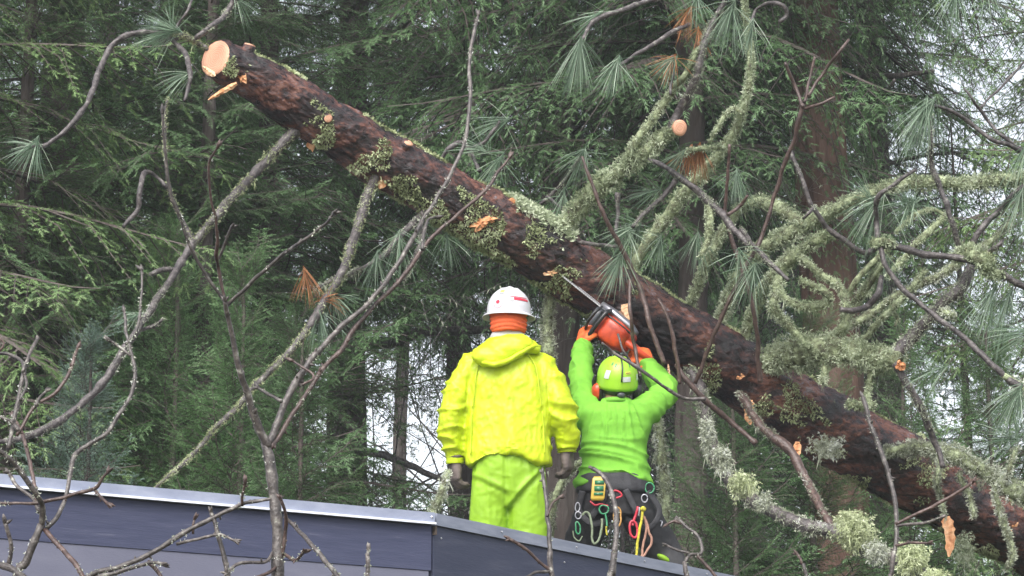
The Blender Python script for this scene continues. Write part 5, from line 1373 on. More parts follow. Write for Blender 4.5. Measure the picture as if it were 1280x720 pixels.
# jacket
def fold_dirs(V, N, amp):
    return V + N * amp[:, None]
jk = [zloft([(0, 0, 0.845, 0.218, 0.150), (0, 0, 0.90, 0.222, 0.155), (0, 0, 1.00, 0.220, 0.150), (0, 0, 1.12, 0.222, 0.146), (0, 0, 1.25, 0.220, 0.142), (0, 0, 1.33, 0.200, 0.130), (0, 0, 1.395, 0.160, 0.112), (0, 0, 1.45, 0.112, 0.092), (0, 0, 1.50, 0.088, 0.085)], 48, 2.35),
      limb_t([(-0.11, 0, 1.385), SH_L, (-0.252, -0.01, 1.23), EL_L, (-0.288, 0.0, 0.99), (-0.276, 0.025, 0.885)], [0.072, 0.080, 0.074, 0.070, 0.064, 0.050], 0.015, 28),
      limb_t([(0.10, 0, 1.385), SH_R, (0.232, -0.015, 1.24), EL_R, (0.296, 0.0, 1.02), (0.303, 0.035, 0.945)], [0.072, 0.080, 0.076, 0.074, 0.068, 0.054], 0.015, 28)]
V, N, Fc = remesh(jk, 0.0085, 5)
ax_ = np.abs(V[:, 0]); z = V[:, 2]
tors = np.clip((0.235 - ax_) / 0.05, 0, 1)
arm = 1 - tors
# drape folds run down the back; sleeves gather in rings; fine nylon crinkle everywhere
drape = (1 - np.abs(vnoise(np.stack([V[:, 0] * 11 + 0.25 * np.sin(z * 6), V[:, 1] * 6, z * 1.6 + 4], -1)))) ** 2.5 - 0.4
ring_ = (1 - np.abs(vnoise(np.stack([V[:, 0] * 5 + z * 4, V[:, 1] * 5, z * 20], -1)))) ** 3 - 0.35
crk = (1 - np.clip(np.abs(fbm(V * np.array([30, 30, 20]), 2)), 0, 1)) ** 3 - 0.4
amp = tors * 0.024 * drape * np.clip((1.42 - z) / 0.2, 0, 1) + arm * 0.022 * ring_ + 0.0065 * crk + 0.006 * vnoise(V * 7)
V = V + N * amp[:, None]
low = np.clip((0.93 - z) / 0.08, 0, 1) * tors
V[:, 2] += low * (0.055 * np.exp(-(V[:, 0] / 0.13) ** 2) - 0.02) * (V[:, 1] < 0.05) + low * 0.008 * np.sin(V[:, 0] * 40)
jacket = put(V, Fc, 'jacket', M['hivis'], man1)
# seams on the back and elastic cuffs
def wrap(V, pts, off=0.003):
    """draw a line of points onto the nearest surface of V, just outside it, towards the back"""
    out = []
    for p in pts:
        d = np.linalg.norm(V[:, [0, 2]] - np.array([p[0], p[2]]), axis=1)
        k = np.where(d < 0.02)[0]
        y = V[k, 1].min() if len(k) else p[1]
        out.append((p[0], y - off, p[2]))
    return np.array(out)
JV = V.copy()
for pts in ([(-0.115, 0, 1.40 - 0.0), (-0.150, 0, 1.345), (-0.165, 0, 1.28), (-0.172, 0, 1.20), (-0.182, 0, 1.12)], [(0.105, 0, 1.40), (0.138, 0, 1.345), (0.152, 0, 1.28), (0.160, 0, 1.20), (0.170, 0, 1.12)],
            [(-0.185, 0, 1.10), (-0.187, 0, 1.02), (-0.190, 0, 0.94), (-0.190, 0, 0.88)], [(0.175, 0, 1.10), (0.180, 0, 1.02), (0.184, 0, 0.94), (0.186, 0, 0.88)]):
    q = resample(np.array([[*p_, 1] for p_ in pts]), 0.012)[:, :3]
    q = wrap(JV, q, 0.001); q[:, 1] = np.convolve(np.pad(q[:, 1], 2, mode='edge'), np.ones(5) / 5, 'valid')
    v, f = tube(q, 0.0032, 6); put(v, f, 'seam', M['hivis'], jacket)
for c, dr, rr_ in ((WR_L, (0.02, 0.1, -1), 0.047), (WR_R, (0.05, 0.1, -1), 0.049)):
    d = nrm(dr); c = np.asarray(c, float)
    q = np.array([c - d * 0.03 + d * 0.05 * t_ for t_ in np.linspace(0, 1, 9)])
    v, f = tube(q, rr_ * (1 + 0.06 * np.cos(np.arange(9) * np.pi)), 24)
    put(v, f, 'cuff', M['hivis'], jacket)
# hood lying on the back: a puffed, folded bag with its own rim
hv, hn_, hf = remesh([ellipsoid((-0.030, -0.105, 1.425), np.array([[0.155, -0.02, 0.02], [0, 0.060, -0.012], [0.012, 0.018, 0.078]]), 16, 32),
                      ellipsoid((-0.085, -0.125, 1.385), np.array([[0.105, 0, -0.012], [0, 0.052, 0], [0.01, 0.012, 0.060]]), 16, 28),
                      ellipsoid((0.085, -0.085, 1.452), np.array([[0.085, 0.01, -0.02], [0, 0.05, 0], [0, 0.01, 0.042]]), 14, 24),
                      ellipsoid((0.0, 0.0, 1.475), np.array([[0.125, 0, 0], [0, 0.105, 0], [0, 0, 0.045]]), 14, 28)], 0.008, 6)
hv = hv + hn_ * (0.008 * ((1 - np.abs(vnoise(np.stack([hv[:, 0] * 9, hv[:, 1] * 10, hv[:, 2] * 26 + hv[:, 0] * 9], -1)))) - 0.5) + 0.004 * fbm(hv * 28, 2))[:, None]
hood = put(hv, hf, 'hood', M['hivis'], jacket)
v, f = limb_t([(-0.155, -0.135, 1.365), (-0.075, -0.186, 1.330), (0.0, -0.172, 1.352), (0.06, -0.158, 1.392), (0.125, -0.125, 1.437), (0.165, -0.06, 1.45)], [0.010, 0.015, 0.014, 0.013, 0.012, 0.008], 0.01, 12)
v = v + 0.004 * fbm(v * 30, 2)[:, None]; put(v, f, 'hood_rim', M['hivis'], hood)
v, f = loft([((0, 0.0, 1.485), (0.098, 0, 0), (0, 0.092, 0), 2), ((0, -0.004, 1.515), (0.094, 0, 0), (0, 0.088, 0), 2), ((0, 0.0, 1.545), (0.078, 0, 0.0), (0, 0.078, 0), 2)], 36)
v = v + 0.004 * vnoise(v * 25)[:, None]; put(v, f, 'collar', M['greycloth'], jacket)
# trousers
tr = [zloft([(0, 0, 0.99, 0.160, 0.115), (0, 0, 0.90, 0.172, 0.128), (0, 0.0, 0.80, 0.176, 0.124), (0, 0.0, 0.70, 0.172, 0.110), (0, 0.01, 0.62, 0.150, 0.075)], 40, 2.3),
      limb_t([(-0.086, 0, 0.84), (-0.096, 0.01, 0.62), (-0.10, 0.02, 0.40), (-0.105, 0.0, 0.07)], [0.098, 0.096, 0.092, 0.085], 0.015, 28), limb_t([(0.086, 0, 0.84), (0.098, 0.02, 0.62), (0.105, 0.03, 0.40), (0.12, 0.0, 0.07)], [0.102, 0.102, 0.096, 0.086], 0.015, 28)]
V, N, Fc = remesh(tr, 0.0085, 10)
z = V[:, 2]
bk = np.clip(-V[:, 1] / 0.05, 0, 1)
seam_ = np.exp(-((V[:, 0] + 0.012) / 0.010) ** 2) * np.clip((z - 0.60) / 0.05, 0, 1)
dg = lambda x0, z0, sl, w: np.exp(-(((z - z0) - sl * (V[:, 0] - x0)) / w) ** 2)
fold = 0.9 * dg(0.06, 0.70, 1.1, 0.016) * (V[:, 0] > -0.01) * (V[:, 0] < 0.15) - 0.8 * dg(0.06, 0.665, 1.1, 0.018) * (V[:, 0] > -0.01) + 0.6 * dg(-0.08, 0.74, -0.5, 0.014) * (V[:, 0] < 0) - 0.5 * dg(-0.08, 0.71, -0.5, 0.014) * (V[:, 0] < 0)
vert = (1 - np.abs(vnoise(np.stack([V[:, 0] * 15, V[:, 1] * 8, z * 2.2 + 7], -1)))) ** 3 - 0.35
V = V + N * (bk * (-0.010 * seam_ + 0.012 * fold) + 0.010 * vert + 0.005 * ((1 - np.abs(fbm(V * 24, 2))) - 0.6))[:, None]
put(V, Fc, 'trousers', M['limepant'], man1)
for a, b, sg in ((WR_L, (0.02, 0.1, -1), 1), (WR_R, (0.08, 0.12, -1), -1)):
    V, N, Fc = remesh(build_hand(a, b, (0.85 * sg, 0.35, 0), (0.3 * sg, 1, 0), (0.5, 0.6, 0.65, 0.6), 0.35, 1.16, 0.02, 1.15), 0.0042, 3)
    V = V + N * (0.0016 * fbm(V * 60, 2))[:, None]
    put(V, Fc, 'glove', M['glove_br'], man1)
for p, f in (((-0.105, 0.02, 0.0), (-0.15, 1, 0)), ((0.125, 0.02, 0.0), (0.2, 1, 0))):
    V, N, Fc = remesh(boot_parts(p, f), 0.008, 2); put(V, Fc, 'boot', M['boot'], man1)

# knit cap with ear flap, below the hat
cap = [ellipsoid(HC + [0, -0.004, 0.018], np.diag([0.093, 0.110, 0.104]), 20, 36), zloft([(0.002, -0.028, HC[2] - 0.084, 0.088, 0.084), (0.002, -0.026, HC[2] - 0.05, 0.094, 0.092), (0.002, -0.018, HC[2] + 0.02, 0.096, 0.104)], 36, 2.1)]
V, N, Fc = remesh(cap, 0.006, 3)
V = V + N * (0.003 * np.sin(V[:, 2] * 260 + 3 * vnoise(V * 12)) + 0.003 * vnoise(V * 22))[:, None]
put(V, Fc, 'knit_cap', M['orange_knit'], man1)

def dome(c, rx, ry, h, rows=14, n=56, e=2.0, z0=0.0, ridge=0.0):
    """hat shell: rounded dome with optional fore-and-aft ridges"""
    ph = np.linspace(0, np.pi / 2, rows)
    th = np.linspace(0, 2 * np.pi, n, endpoint=False)
    V = []
    for p in ph:
        k = math.cos(p) ** (2 / e); zz = math.sin(p) ** (2 / (e + 0.25)) * h
        x = rx * k * np.cos(th); y = ry * k * np.sin(th)
        rd = ridge * np.exp(-(x / 0.016) ** 2) * (math.sin(p) ** 2) + ridge * 0.7 * (np.exp(-((x - 0.042) / 0.012) ** 2) + np.exp(-((x + 0.042) / 0.012) ** 2)) * math.sin(p) ** 2
        V.append(np.stack([x, y, 0 * th + zz + rd + z0], -1))
    return np.array(V)     # rows, n, 3

def rotm(ex, ez=(0, 0, 1)):
    """frame with z along ez and x near ex"""
    ez = nrm(ez); ex = nrm(np.asarray(ex) - ez * np.dot(ex, ez)); return np.stack([ex, np.cross(ez, ex), ez], 0)

# hard hat: dome, full brim, ridges; stickers lie on the shell
HAT = np.array([0.004, 0.008, HC[2] + 0.020]); HF = rotm((1, 0.02, -0.03), (0.03, -0.05, 1))
D = dome(None, 0.116, 0.136, 0.142, 16, 64, 2.15, 0.0, 0.008)
mb = MB()
brim = []
for rr_, zz in ((1.0, 0.0), (1.05, -0.003), (1.16, -0.010), (1.20, -0.016), (1.195, -0.020), (1.14, -0.015), (1.0, -0.006), (0.95, 0.0)):
    th = np.linspace(0, 2 * np.pi, 64, endpoint=False)
    brim.append(np.stack([0.116 * rr_ * np.cos(th), 0.136 * rr_ * np.sin(th), 0 * th + zz], -1))
mb.add(D.reshape(-1, 3) @ HF + HAT, grid_faces(16, 64)); mb.add(np.array(brim).reshape(-1, 3) @ HF + HAT, grid_faces(8, 64)[:, ::-1])
hat = mb.build('hard_hat', M['white_pl'], man1)
def hat_patch(base, D_fn, th0, th1, p0, p1, name, mat, parent, Fm, org_, nx_=8, ny_=4, off=0.0022, shape=None):
    """sticker on a dome: angles round (degrees, 270 = back) and up (0..90)"""
    V = []
    for a in np.linspace(0, 1, ny_):
        for b in np.linspace(0, 1, nx_):
            u, v = (b, a) if shape is None else shape(b, a)
            V.append(D_fn(R(th0 + (th1 - th0) * u), R(p0 + (p1 - p0) * v), off))
    return put(np.array(V) @ Fm + org_, grid_faces(ny_, nx_, False), name, mat, parent)
def hat1(t_, p, off):
    k = math.cos(p) ** (2 / 2.15); zz = math.sin(p) ** (2 / 2.40) * 0.142
    return np.array([0.116 * k * math.cos(t_), 0.136 * k * math.sin(t_), zz]) * (1 + off / 0.12)
hat_patch(None, hat1, 282, 330, 19, 25.5, 'sticker', M['red_st'], hat, HF, HAT, shape=lambda b, a: (b, a * (1 - 0.35 * b) + 0.1 * b))
hat_patch(None, hat1, 270, 328, 26.5, 28, 'sticker', M['red_st'], hat, HF, HAT, ny_=2)
hat_patch(None, hat1, 268, 281, 16, 21, 'sticker', M['greycloth'], hat, HF, HAT)
hat_patch(None, hat1, 236, 252, 33, 41, 'sticker', M['grey_st'], hat, HF, HAT)
hat_patch(None, hat1, 236, 252, 41, 49, 'sticker', M['yel_st'], hat, HF, HAT)
th = np.linspace(0, 2 * np.pi, 20, endpoint=False)
Vs = [hat1(R(238 + 5.5 * k * math.cos(a)), R(15 + 4.0 * k * math.sin(a)), 0.0024) for k in (1.0, 0.0) for a in th][:21]
put(np.array(Vs) @ HF + HAT, np.stack([np.arange(20), (np.arange(20) + 1) % 20, np.full(20, 20)], -1), 'emblem', M['red_st'], hat)
Vs = []
for b in np.linspace(0, 1, 14):
    a = -math.pi * 0.95 + b * math.pi * 0.95
    for k in (1.0, 1.22): Vs.append(hat1(R(239 + 11 * k * math.cos(a)), R(max(1.0, 13 + 8.5 * k * math.sin(a))), 0.0024))
put(np.array(Vs) @ HF + HAT, grid_faces(14, 2, False), 'emblem', M['pink_st'], hat)
for k, t_ in enumerate((248, 268, 290)):
    hat_patch(None, hat1, t_, t_ + 7, 66, 72, 'vent', M['grey_pl'], hat, HF, HAT, ny_=2, nx_=3, off=0.012)
# dark headband showing between cap and brim
v, f = loft([((HAT + [0, 0, -0.030]), (0.100, 0, 0), (0, 0.118, 0), 2), ((HAT + [0, 0, -0.006]), (0.103, 0, 0), (0, 0.121, 0), 2)], 40)
put(v, f, 'headband', M['blk_pl'], hat)

# ------------------------------------------------------------------ the man in lime green with the chainsaw
GY_ = 12.0
org2 = np.array([P(768, 600, GY_)[0], GY_, ZD])
man2 = thing('person', org2, 'person in lime green shirt and helmet crouching with both arms raised to the trunk', 'person')
wp = lambda x, y, dy: tuple(P(x, y, GY_ + dy) - org2)        # joints read off the photograph, depth from the reach of the arm
sL, eL, wL = (-0.135, 0.02, 1.165), wp(727, 476, 0.17), wp(728, 431, 0.30)
sR, eR, wR = (0.150, 0.02, 1.170), wp(832, 488, 0.16), wp(808, 455, 0.29)
legL = [(-0.085, 0.0, 0.72), (-0.20, 0.16, 0.42), (-0.23, 0.0, 0.09)]; legR = [(0.085, 0.0, 0.72), (0.27, 0.12, 0.44), (0.40, -0.02, 0.09)]
H2 = np.array([0.022, 0.03, 1.335])
hup = nrm((0.03, -0.42, 1)); hfw = nrm((-0.15, 1, 0.42))
# chainsaw frame first: the hands close on its handles
SO = P(768, 413, GY_ + 0.315)
XS = nrm(P(683, 345, GY_ + 0.36) - P(768, 413, GY_ + 0.315))
vw = nrm(SO - CAM); ZS = nrm(-vw - XS * np.dot(-vw, XS)); YS = np.cross(ZS, XS)
ang_ = R(5); ZS, YS = ZS * math.cos(ang_) + YS * math.sin(ang_), YS * math.cos(ang_) - ZS * math.sin(ang_)
def sw(x, y, z_): return SO + XS * x + YS * y + ZS * z_
hL = P(729, 408, GY_ + 0.33) - org2; hR = P(800, 439, GY_ + 0.33) - org2
body = head_parts(H2, hup, hfw) + [limb_t([(0, 0, 1.14), (0.01, 0.015, 1.22), (0.015, 0.02, 1.30)], [0.07, 0.058, 0.056]),
    zloft([(0, 0, 0.66, 0.14, 0.10), (0, 0, 0.78, 0.15, 0.105), (0, 0, 0.90, 0.14, 0.095), (0.01, 0, 1.05, 0.16, 0.105), (0.012, 0, 1.17, 0.15, 0.09), (0.012, 0, 1.22, 0.09, 0.07)]),
    limb_t([sL, eL, wL], [0.05, 0.042, 0.028]), limb_t([sR, eR, wR], [0.05, 0.042, 0.028]), limb_t(legL, [0.085, 0.06, 0.042]), limb_t(legR, [0.085, 0.06, 0.042])]
dL = nrm(hL - np.array(wL) + np.array([0.02, 0, 0.0])); dR = nrm(hR - np.array(wR))
gl = dict(curl=(1.0, 1.05, 1.05, 1.0), thumb=0.7)
body += build_hand(wL, dL, (0.75, 0.55, -0.1), (0.3, -0.2, 1), s=1.15, fat=0.6, **gl) + build_hand(wR, dR, (-0.35, 0.9, 0.1), (-0.8, -0.2, 0.6), s=1.15, fat=0.6, **gl)
V, N, Fc = remesh(body, 0.006, 3); put(V, Fc, 'body', M['skin'], man2)
# shirt
sh = [zloft([(0.0, 0, 0.792, 0.205, 0.140), (0, 0, 0.84, 0.192, 0.136), (-0.003, 0, 0.91, 0.172, 0.128), (0.0, 0, 1.0, 0.178, 0.130), (0.014, 0, 1.09, 0.190, 0.132), (0.014, 0.0, 1.16, 0.180, 0.122), (0.012, 0.005, 1.195, 0.125, 0.10), (0.014, 0.012, 1.222, 0.085, 0.084), (0.016, 0.015, 1.238, 0.074, 0.076)], 48, 2.3),
      limb_t([(-0.07, 0, 1.12), sL, tuple((np.array(sL) + np.array(eL)) / 2 + np.array([-0.005, 0, 0])), eL, tuple((np.array(eL) + np.array(wL)) / 2), wL], [0.10, 0.086, 0.072, 0.068, 0.060, 0.052], 0.015, 28),
      limb_t([(0.08, 0, 1.12), sR, tuple((np.array(sR) + np.array(eR)) / 2 + np.array([0.005, 0, -0.005])), eR, tuple((np.array(eR) + np.array(wR)) / 2), wR], [0.10, 0.086, 0.074, 0.068, 0.060, 0.050], 0.015, 28)]
V, N, Fc = remesh(sh, 0.0085, 5)
z = V[:, 2]; tors = np.clip((1.22 - z) / 0.06, 0, 1)
cr = (1 - np.abs(vnoise(np.stack([V[:, 0] * 4, V[:, 1] * 4, z * 26 + V[:, 0] * 7 * np.sin(z * 9)], -1)))) ** 4 - 0.3      # cross folds at the waist
vf = (1 - np.abs(vnoise(np.stack([V[:, 0] * 15 + z * 7 * np.tanh(V[:, 0] * 20), V[:, 1] * 6, z * 3], -1)))) ** 3 - 0.35
al = (1 - np.abs(vnoise(np.stack([V[:, 0] * 8, V[:, 1] * 16, z * 20 + V[:, 0] * 10], -1)))) ** 3 - 0.35
V = V + N * (tors * (0.020 * cr * np.clip((1.10 - z) / 0.12, 0, 1) + 0.017 * vf * np.clip((z - 0.95) / 0.1, 0, 1)) + (1 - tors) * 0.015 * al + 0.002 * fbm(V * 25, 2))[:, None]
lowm = np.clip((0.86 - z) / 0.06, 0, 1)
V[:, 2] += lowm * (0.045 * np.exp(-((V[:, 0] - 0.02) / 0.10) ** 2) - 0.015 + 0.006 * np.sin(V[:, 0] * 45))
V[:, 0] *= 1 + 0.05 * lowm
shirt = put(V, Fc, 'shirt', M['limeshirt'], man2)
v, f = loft([((0.014, 0.012, 1.222), (0.088, 0, 0), (0, 0.088, 0.0), 2), ((0.015, 0.016, 1.246), (0.080, 0, 0), (0, 0.082, 0), 2)], 36); put(v, f, 'collar', M['limeshirt'], shirt)
# trousers
tr = [zloft([(0, 0, 0.86, 0.165, 0.118), (0, 0, 0.78, 0.178, 0.128), (0, 0, 0.70, 0.178, 0.128), (0, 0, 0.62, 0.155, 0.11)], 40, 2.3),
      limb_t([(-0.09, 0, 0.70), (-0.15, 0.09, 0.55), legL[1], (-0.22, 0.07, 0.24), (-0.23, 0.0, 0.08)], [0.10, 0.095, 0.085, 0.08, 0.078], 0.015, 26), limb_t([(0.09, 0, 0.70), (0.185, 0.07, 0.56), legR[1], (0.345, 0.05, 0.25), (0.40, -0.02, 0.08)], [0.10, 0.098, 0.088, 0.082, 0.078], 0.015, 26)]
V, N, Fc = remesh(tr, 0.0085, 4)
V = V + N * (0.011 * ((1 - np.abs(vnoise(V * np.array([8, 8, 10])))) - 0.5) + 0.003 * fbm(V * 25, 2))[:, None]
trs = put(V, Fc, 'trousers', M['black'], man2)
v, f = ellipsoid((0.255, 0.03, 0.405), np.array([[0.036, 0.01, -0.02], [0, 0.03, 0], [0.008, 0.0, 0.014]]), 10, 16); put(v, f, 'knee_patch', M['limepant'], trs)
for p, f in (((-0.23, 0.02, 0.0), (-0.3, 1, 0)), ((0.41, 0.0, 0.0), (0.5, 1, 0))):
    V, N, Fc = remesh(boot_parts(p, f), 0.008, 2); put(V, Fc, 'boot', M['boot'], man2)
for a, d_, n_v, t_v in ((wL, dL, (0.75, 0.55, -0.1), (0.3, -0.2, 1)), (wR, dR, (-0.35, 0.9, 0.1), (-0.8, -0.2, 0.6))):
    V, N, Fc = remesh(build_hand(a, d_, n_v, t_v, (1.0, 1.05, 1.05, 1.0), 0.7, 1.15, 0.035, 1.15), 0.0042, 3)
    V = V + N * (0.003 * fbm(V * 50, 2))[:, None]
    put(V, Fc, 'glove', M['glove_or'], man2)

# climbing helmet: low dome with vents, strips, ear defenders, strap
hx = np.cross(hfw, hup)
HM = np.stack([hx, nrm(hfw - hup * np.dot(hfw, hup)), hup], 0); HO = H2 + hup * 0.018
D = dome(None, 0.108, 0.130, 0.128, 16, 64, 2.3, 0.0, 0.006)
rows_ = [D[0] * np.array([0.96, 0.96, 1]) + [0, 0, -0.034], D[0] * np.array([1.0, 1.0, 1]) + [0, 0, -0.036], D[0] * np.array([1.02, 1.02, 1]) + [0, 0, -0.018]]
VV = np.vstack([np.array(rows_).reshape(-1, 3), D.reshape(-1, 3)])
hel = put(VV @ HM + HO, grid_faces(19, 64), 'helmet', M['lime_pl'], man2)
def hat2(t_, p, off):
    k = math.cos(p) ** (2 / 2.3); zz = math.sin(p) ** (2 / 2.55) * 0.128
    return np.array([0.108 * k * math.cos(t_), 0.130 * k * math.sin(t_), zz]) * (1 + off / 0.11)
hat_patch(None, hat2, 272, 296, 4, 14, 'reflective_strip', M['refl'], hel, HM, HO); hat_patch(None, hat2, 216, 232, 8, 28, 'reflective_strip', M['refl'], hel, HM, HO, shape=lambda b, a: (b + 0.3 * a, a))
hat_patch(None, hat2, 322, 336, 4, 16, 'reflective_strip', M['refl'], hel, HM, HO)
hat_patch(None, hat2, 281, 298, 20, 26, 'label_plate', M['yel_st'], hel, HM, HO); hat_patch(None, hat2, 282, 297, 22, 24, 'label_print', M['blk_pl'], hel, HM, HO, off=0.0034)
for t_, p_ in ((246, 40), (300, 38), (318, 42), (232, 44), (255, 60), (290, 60)):
    hat_patch(None, hat2, t_, t_ + 5, p_, p_ + 10, 'vent', M['label_g'], hel, HM, HO, ny_=3, nx_=3, shape=lambda b, a: (b + 0.4 * a, a))
q = np.array([hat2(R(268 + 8 * s_), R(4 + 74 * s_), 0.006) for s_ in np.linspace(0, 1, 14)]); v, f = tube(q @ HM + HO, 0.004, 8); put(v, f, 'strap', M['blk_pl'], hel)
v, f = loft([((0, 0, -0.062), (0.086, 0, 0), (0, 0.106, 0), 2), ((0, 0, -0.040), (0.098, 0, 0), (0, 0.118, 0), 2), ((0, 0, -0.028), (0.100, 0, 0), (0, 0.120, 0), 2)], 40); put(v @ HM + HO, f, 'head_cradle', M['blk_pl'], hel)
v, f = ellipsoid((0.0, -0.122, -0.055), np.diag([0.022, 0.012, 0.016]), 8, 14); put(v @ HM + HO, f, 'adjuster_knob', M['grey_pl'], hel)
for sx in (-1, 1):
    c = np.array([sx * 0.112, -0.005, -0.060])
    v, f = loft([(c + [sx * -0.022, 0, 0], (0, 0.036, 0), (0, 0, 0.046), 2.2), (c + [sx * -0.004, 0, 0], (0, 0.038, 0), (0, 0, 0.048), 2.2), (c + [sx * 0.016, 0, 0], (0, 0.032, 0), (0, 0, 0.042), 2.2), (c + [sx * 0.024, 0, 0], (0, 0.018, 0), (0, 0, 0.026), 2.2)], 28)
    em = put(v @ HM + HO, f, 'ear_defender', M['orange_pl'] if sx < 0 else M['blk_pl'], hel)
    v, f = loft([(c + [sx * -0.030, 0, 0], (0, 0.034, 0), (0, 0, 0.044), 2.2), (c + [sx * -0.021, 0, 0], (0, 0.041, 0), (0, 0, 0.051), 2.2), (c + [sx * -0.008, 0, 0], (0, 0.037, 0), (0, 0, 0.047), 2.2)], 28); put(v @ HM + HO, f, 'ear_cushion', M['blk_pl'], em)
    v, f = limb_t([c + [sx * 0.012, 0, 0.02], c + [sx * 0.018, 0.0, 0.055], c + [sx * 0.006, 0.0, 0.090]], [0.008, 0.009, 0.010], 0.006, 10); put(v @ HM + HO, f, 'arm', M['blk_pl'], em)

# harness: padded belt, leg straps and the gear that hangs on it
hb = [loft([((0, 0, 0.735), (0.190, 0, 0), (0, 0.142, 0), 2.3), ((0, 0, 0.755), (0.200, 0, 0), (0, 0.150, 0), 2.3), ((0, 0, 0.815), (0.198, 0, 0), (0, 0.150, 0), 2.3), ((0, 0, 0.835), (0.186, 0, 0), (0, 0.14, 0), 2.3)], 48)]
V, N, Fc = remesh(hb, 0.009, 2); V = V + N * (0.004 * vnoise(V * 30))[:, None]
har = put(V, Fc, 'harness', M['web'], man2)
for pts in ([(-0.17, -0.10, 0.74), (-0.19, -0.09, 0.64), (-0.12, -0.10, 0.57), (-0.03, -0.06, 0.60)], [(0.17, -0.10, 0.74), (0.23, -0.07, 0.64), (0.17, -0.08, 0.55), (0.05, -0.06, 0.60)], [(-0.05, -0.148, 0.74), (-0.08, -0.14, 0.66), (-0.13, -0.12, 0.60)], [(0.05, -0.148, 0.74), (0.09, -0.14, 0.66), (0.14, -0.12, 0.58)]):
    q = resample([[*a, 0.017] for a in pts], 0.01); v, f = tube(q[:, :3], q[:, 3], 10, True, 0.35); put(v, f, 'strap', M['web'], har)
def gp(px, py, back=0.175):
    """place on the harness behind the hips that the pixel sees"""
    return P(px, py, GY_ - back) - org2
def gear(name, mat, pts, rad, back=0.175, closed=False, n=8):
    q = [gp(x, y, back + (b if len(t_) else 0)) for (x, y, *t_) in pts for b in [(t_[0] if t_ else 0)]]
    if closed: q = q + [q[0]]
    rad = rad * 0.84; q = resample([[*a, rad] for a in q], 0.005)
    q[:, :3] += 0.004 * np.stack([vnoise(q[:, :3] * 35 + 1), vnoise(q[:, :3] * 35 + 9), vnoise(q[:, :3] * 35 + 20)], -1)
    v, f = tube(q[:, :3], rad, n); return put(v, f, name, mat, har)
def ringc(cx, cy, rx, ry, rad, mat, name='carabiner', back=0.175, rot=0.0):
    p = [(cx + rx * math.cos(a) * math.cos(rot) - ry * math.sin(a) * math.sin(rot), cy + rx * math.cos(a) * math.sin(rot) + ry * math.sin(a) * math.cos(rot)) for a in np.linspace(0, 2 * np.pi, 14, endpoint=False)]
    return gear(name, mat, p, rad, back, True)
c = gp(748, 611, 0.17); v, f = box(c, RT * 0.036, np.array([0, 0.02, 0.0]), np.array([0.006, 0, 0.062]), 0.2)
pch = put(v, f, 'pouch', M['label_y'], har)
for dz, hgt_ in ((0.030, 0.010), (-0.002, 0.013), (-0.03, 0.007)):
    v, f = box(c + np.array([0.002 + dz * 0.1, -0.0225, dz]), RT * 0.024, np.array([0, 0.002, 0]), np.array([0, 0, hgt_])); put(v, f, 'pouch_print', M['label_g'], pch)
ringc(755, 637, 5.5, 6, 0.0048, M['green_an'], rot=0.2); gear('quickdraw', M['green_an'], [(757, 644), (758, 652), (759, 658)], 0.006); gear('quickdraw', M['rope_y'], [(752, 655), (752, 662), (751, 668)], 0.007); gear('quickdraw', M['rope_y'], [(758, 658), (758, 664), (759, 669)], 0.006)
ringc(772, 646, 4.5, 12, 0.0055, M['gold_an']); gear('red_loop', M['red_an'], [(762, 617), (768, 613), (774, 615), (777, 620), (770, 622)], 0.006, 0.17)
gear('red_cord', M['red_an'], [(738, 626), (744, 632), (752, 630), (760, 632)], 0.006, 0.165)
ringc(722, 660, 3, 8, 0.005, M['green_an'], back=0.14); gear('rope', M['rope_g'], [(716, 664), (718, 672), (724, 676), (728, 670)], 0.004, 0.13)
gear('rope', M['rope_g'], [(728, 645), (733, 640), (738, 645), (740, 660), (740, 674), (743, 680), (749, 674), (752, 660), (752, 648)], 0.0075, 0.185); ringc(722, 634, 3, 6, 0.004, M['silver'], back=0.13); ringc(723, 644, 4, 4, 0.004, M['silver'], back=0.13)
ringc(812, 610, 5.5, 6.5, 0.005, M['green_an'], 'ring', 0.10); ringc(806, 623, 4, 5, 0.004, M['silver'], back=0.15)
gear('sling', M['red_an'], [(797, 633), (795, 643), (792, 652), (791, 658)], 0.009, 0.17); gear('sling', M['silver'], [(799, 634), (798, 645)], 0.006, 0.18); ringc(792, 662, 5, 11, 0.0075, M['red_an'], back=0.18, rot=-0.1)
gear('rope', M['rope_y'], [(804, 634), (803, 645), (800, 660), (798, 675), (796, 692), (794, 702)], 0.0085, 0.18); v, f = ellipsoid(gp(804, 636, 0.185), np.diag([0.016, 0.014, 0.014]), 8, 12); put(v, f, 'knot', M['rope_y'], har)
gear('rope', M['rope_p'], [(803, 640), (808, 652), (811, 665), (814, 676), (809, 688), (802, 698)], 0.0075, 0.17); gear('rope', M['rope_p'], [(806, 645), (808, 660), (805, 676), (803, 692), (800, 704)], 0.0075, 0.165)
gear('carabiner', M['silver'], [(822, 650), (828, 652), (826, 658)], 0.004, 0.05)

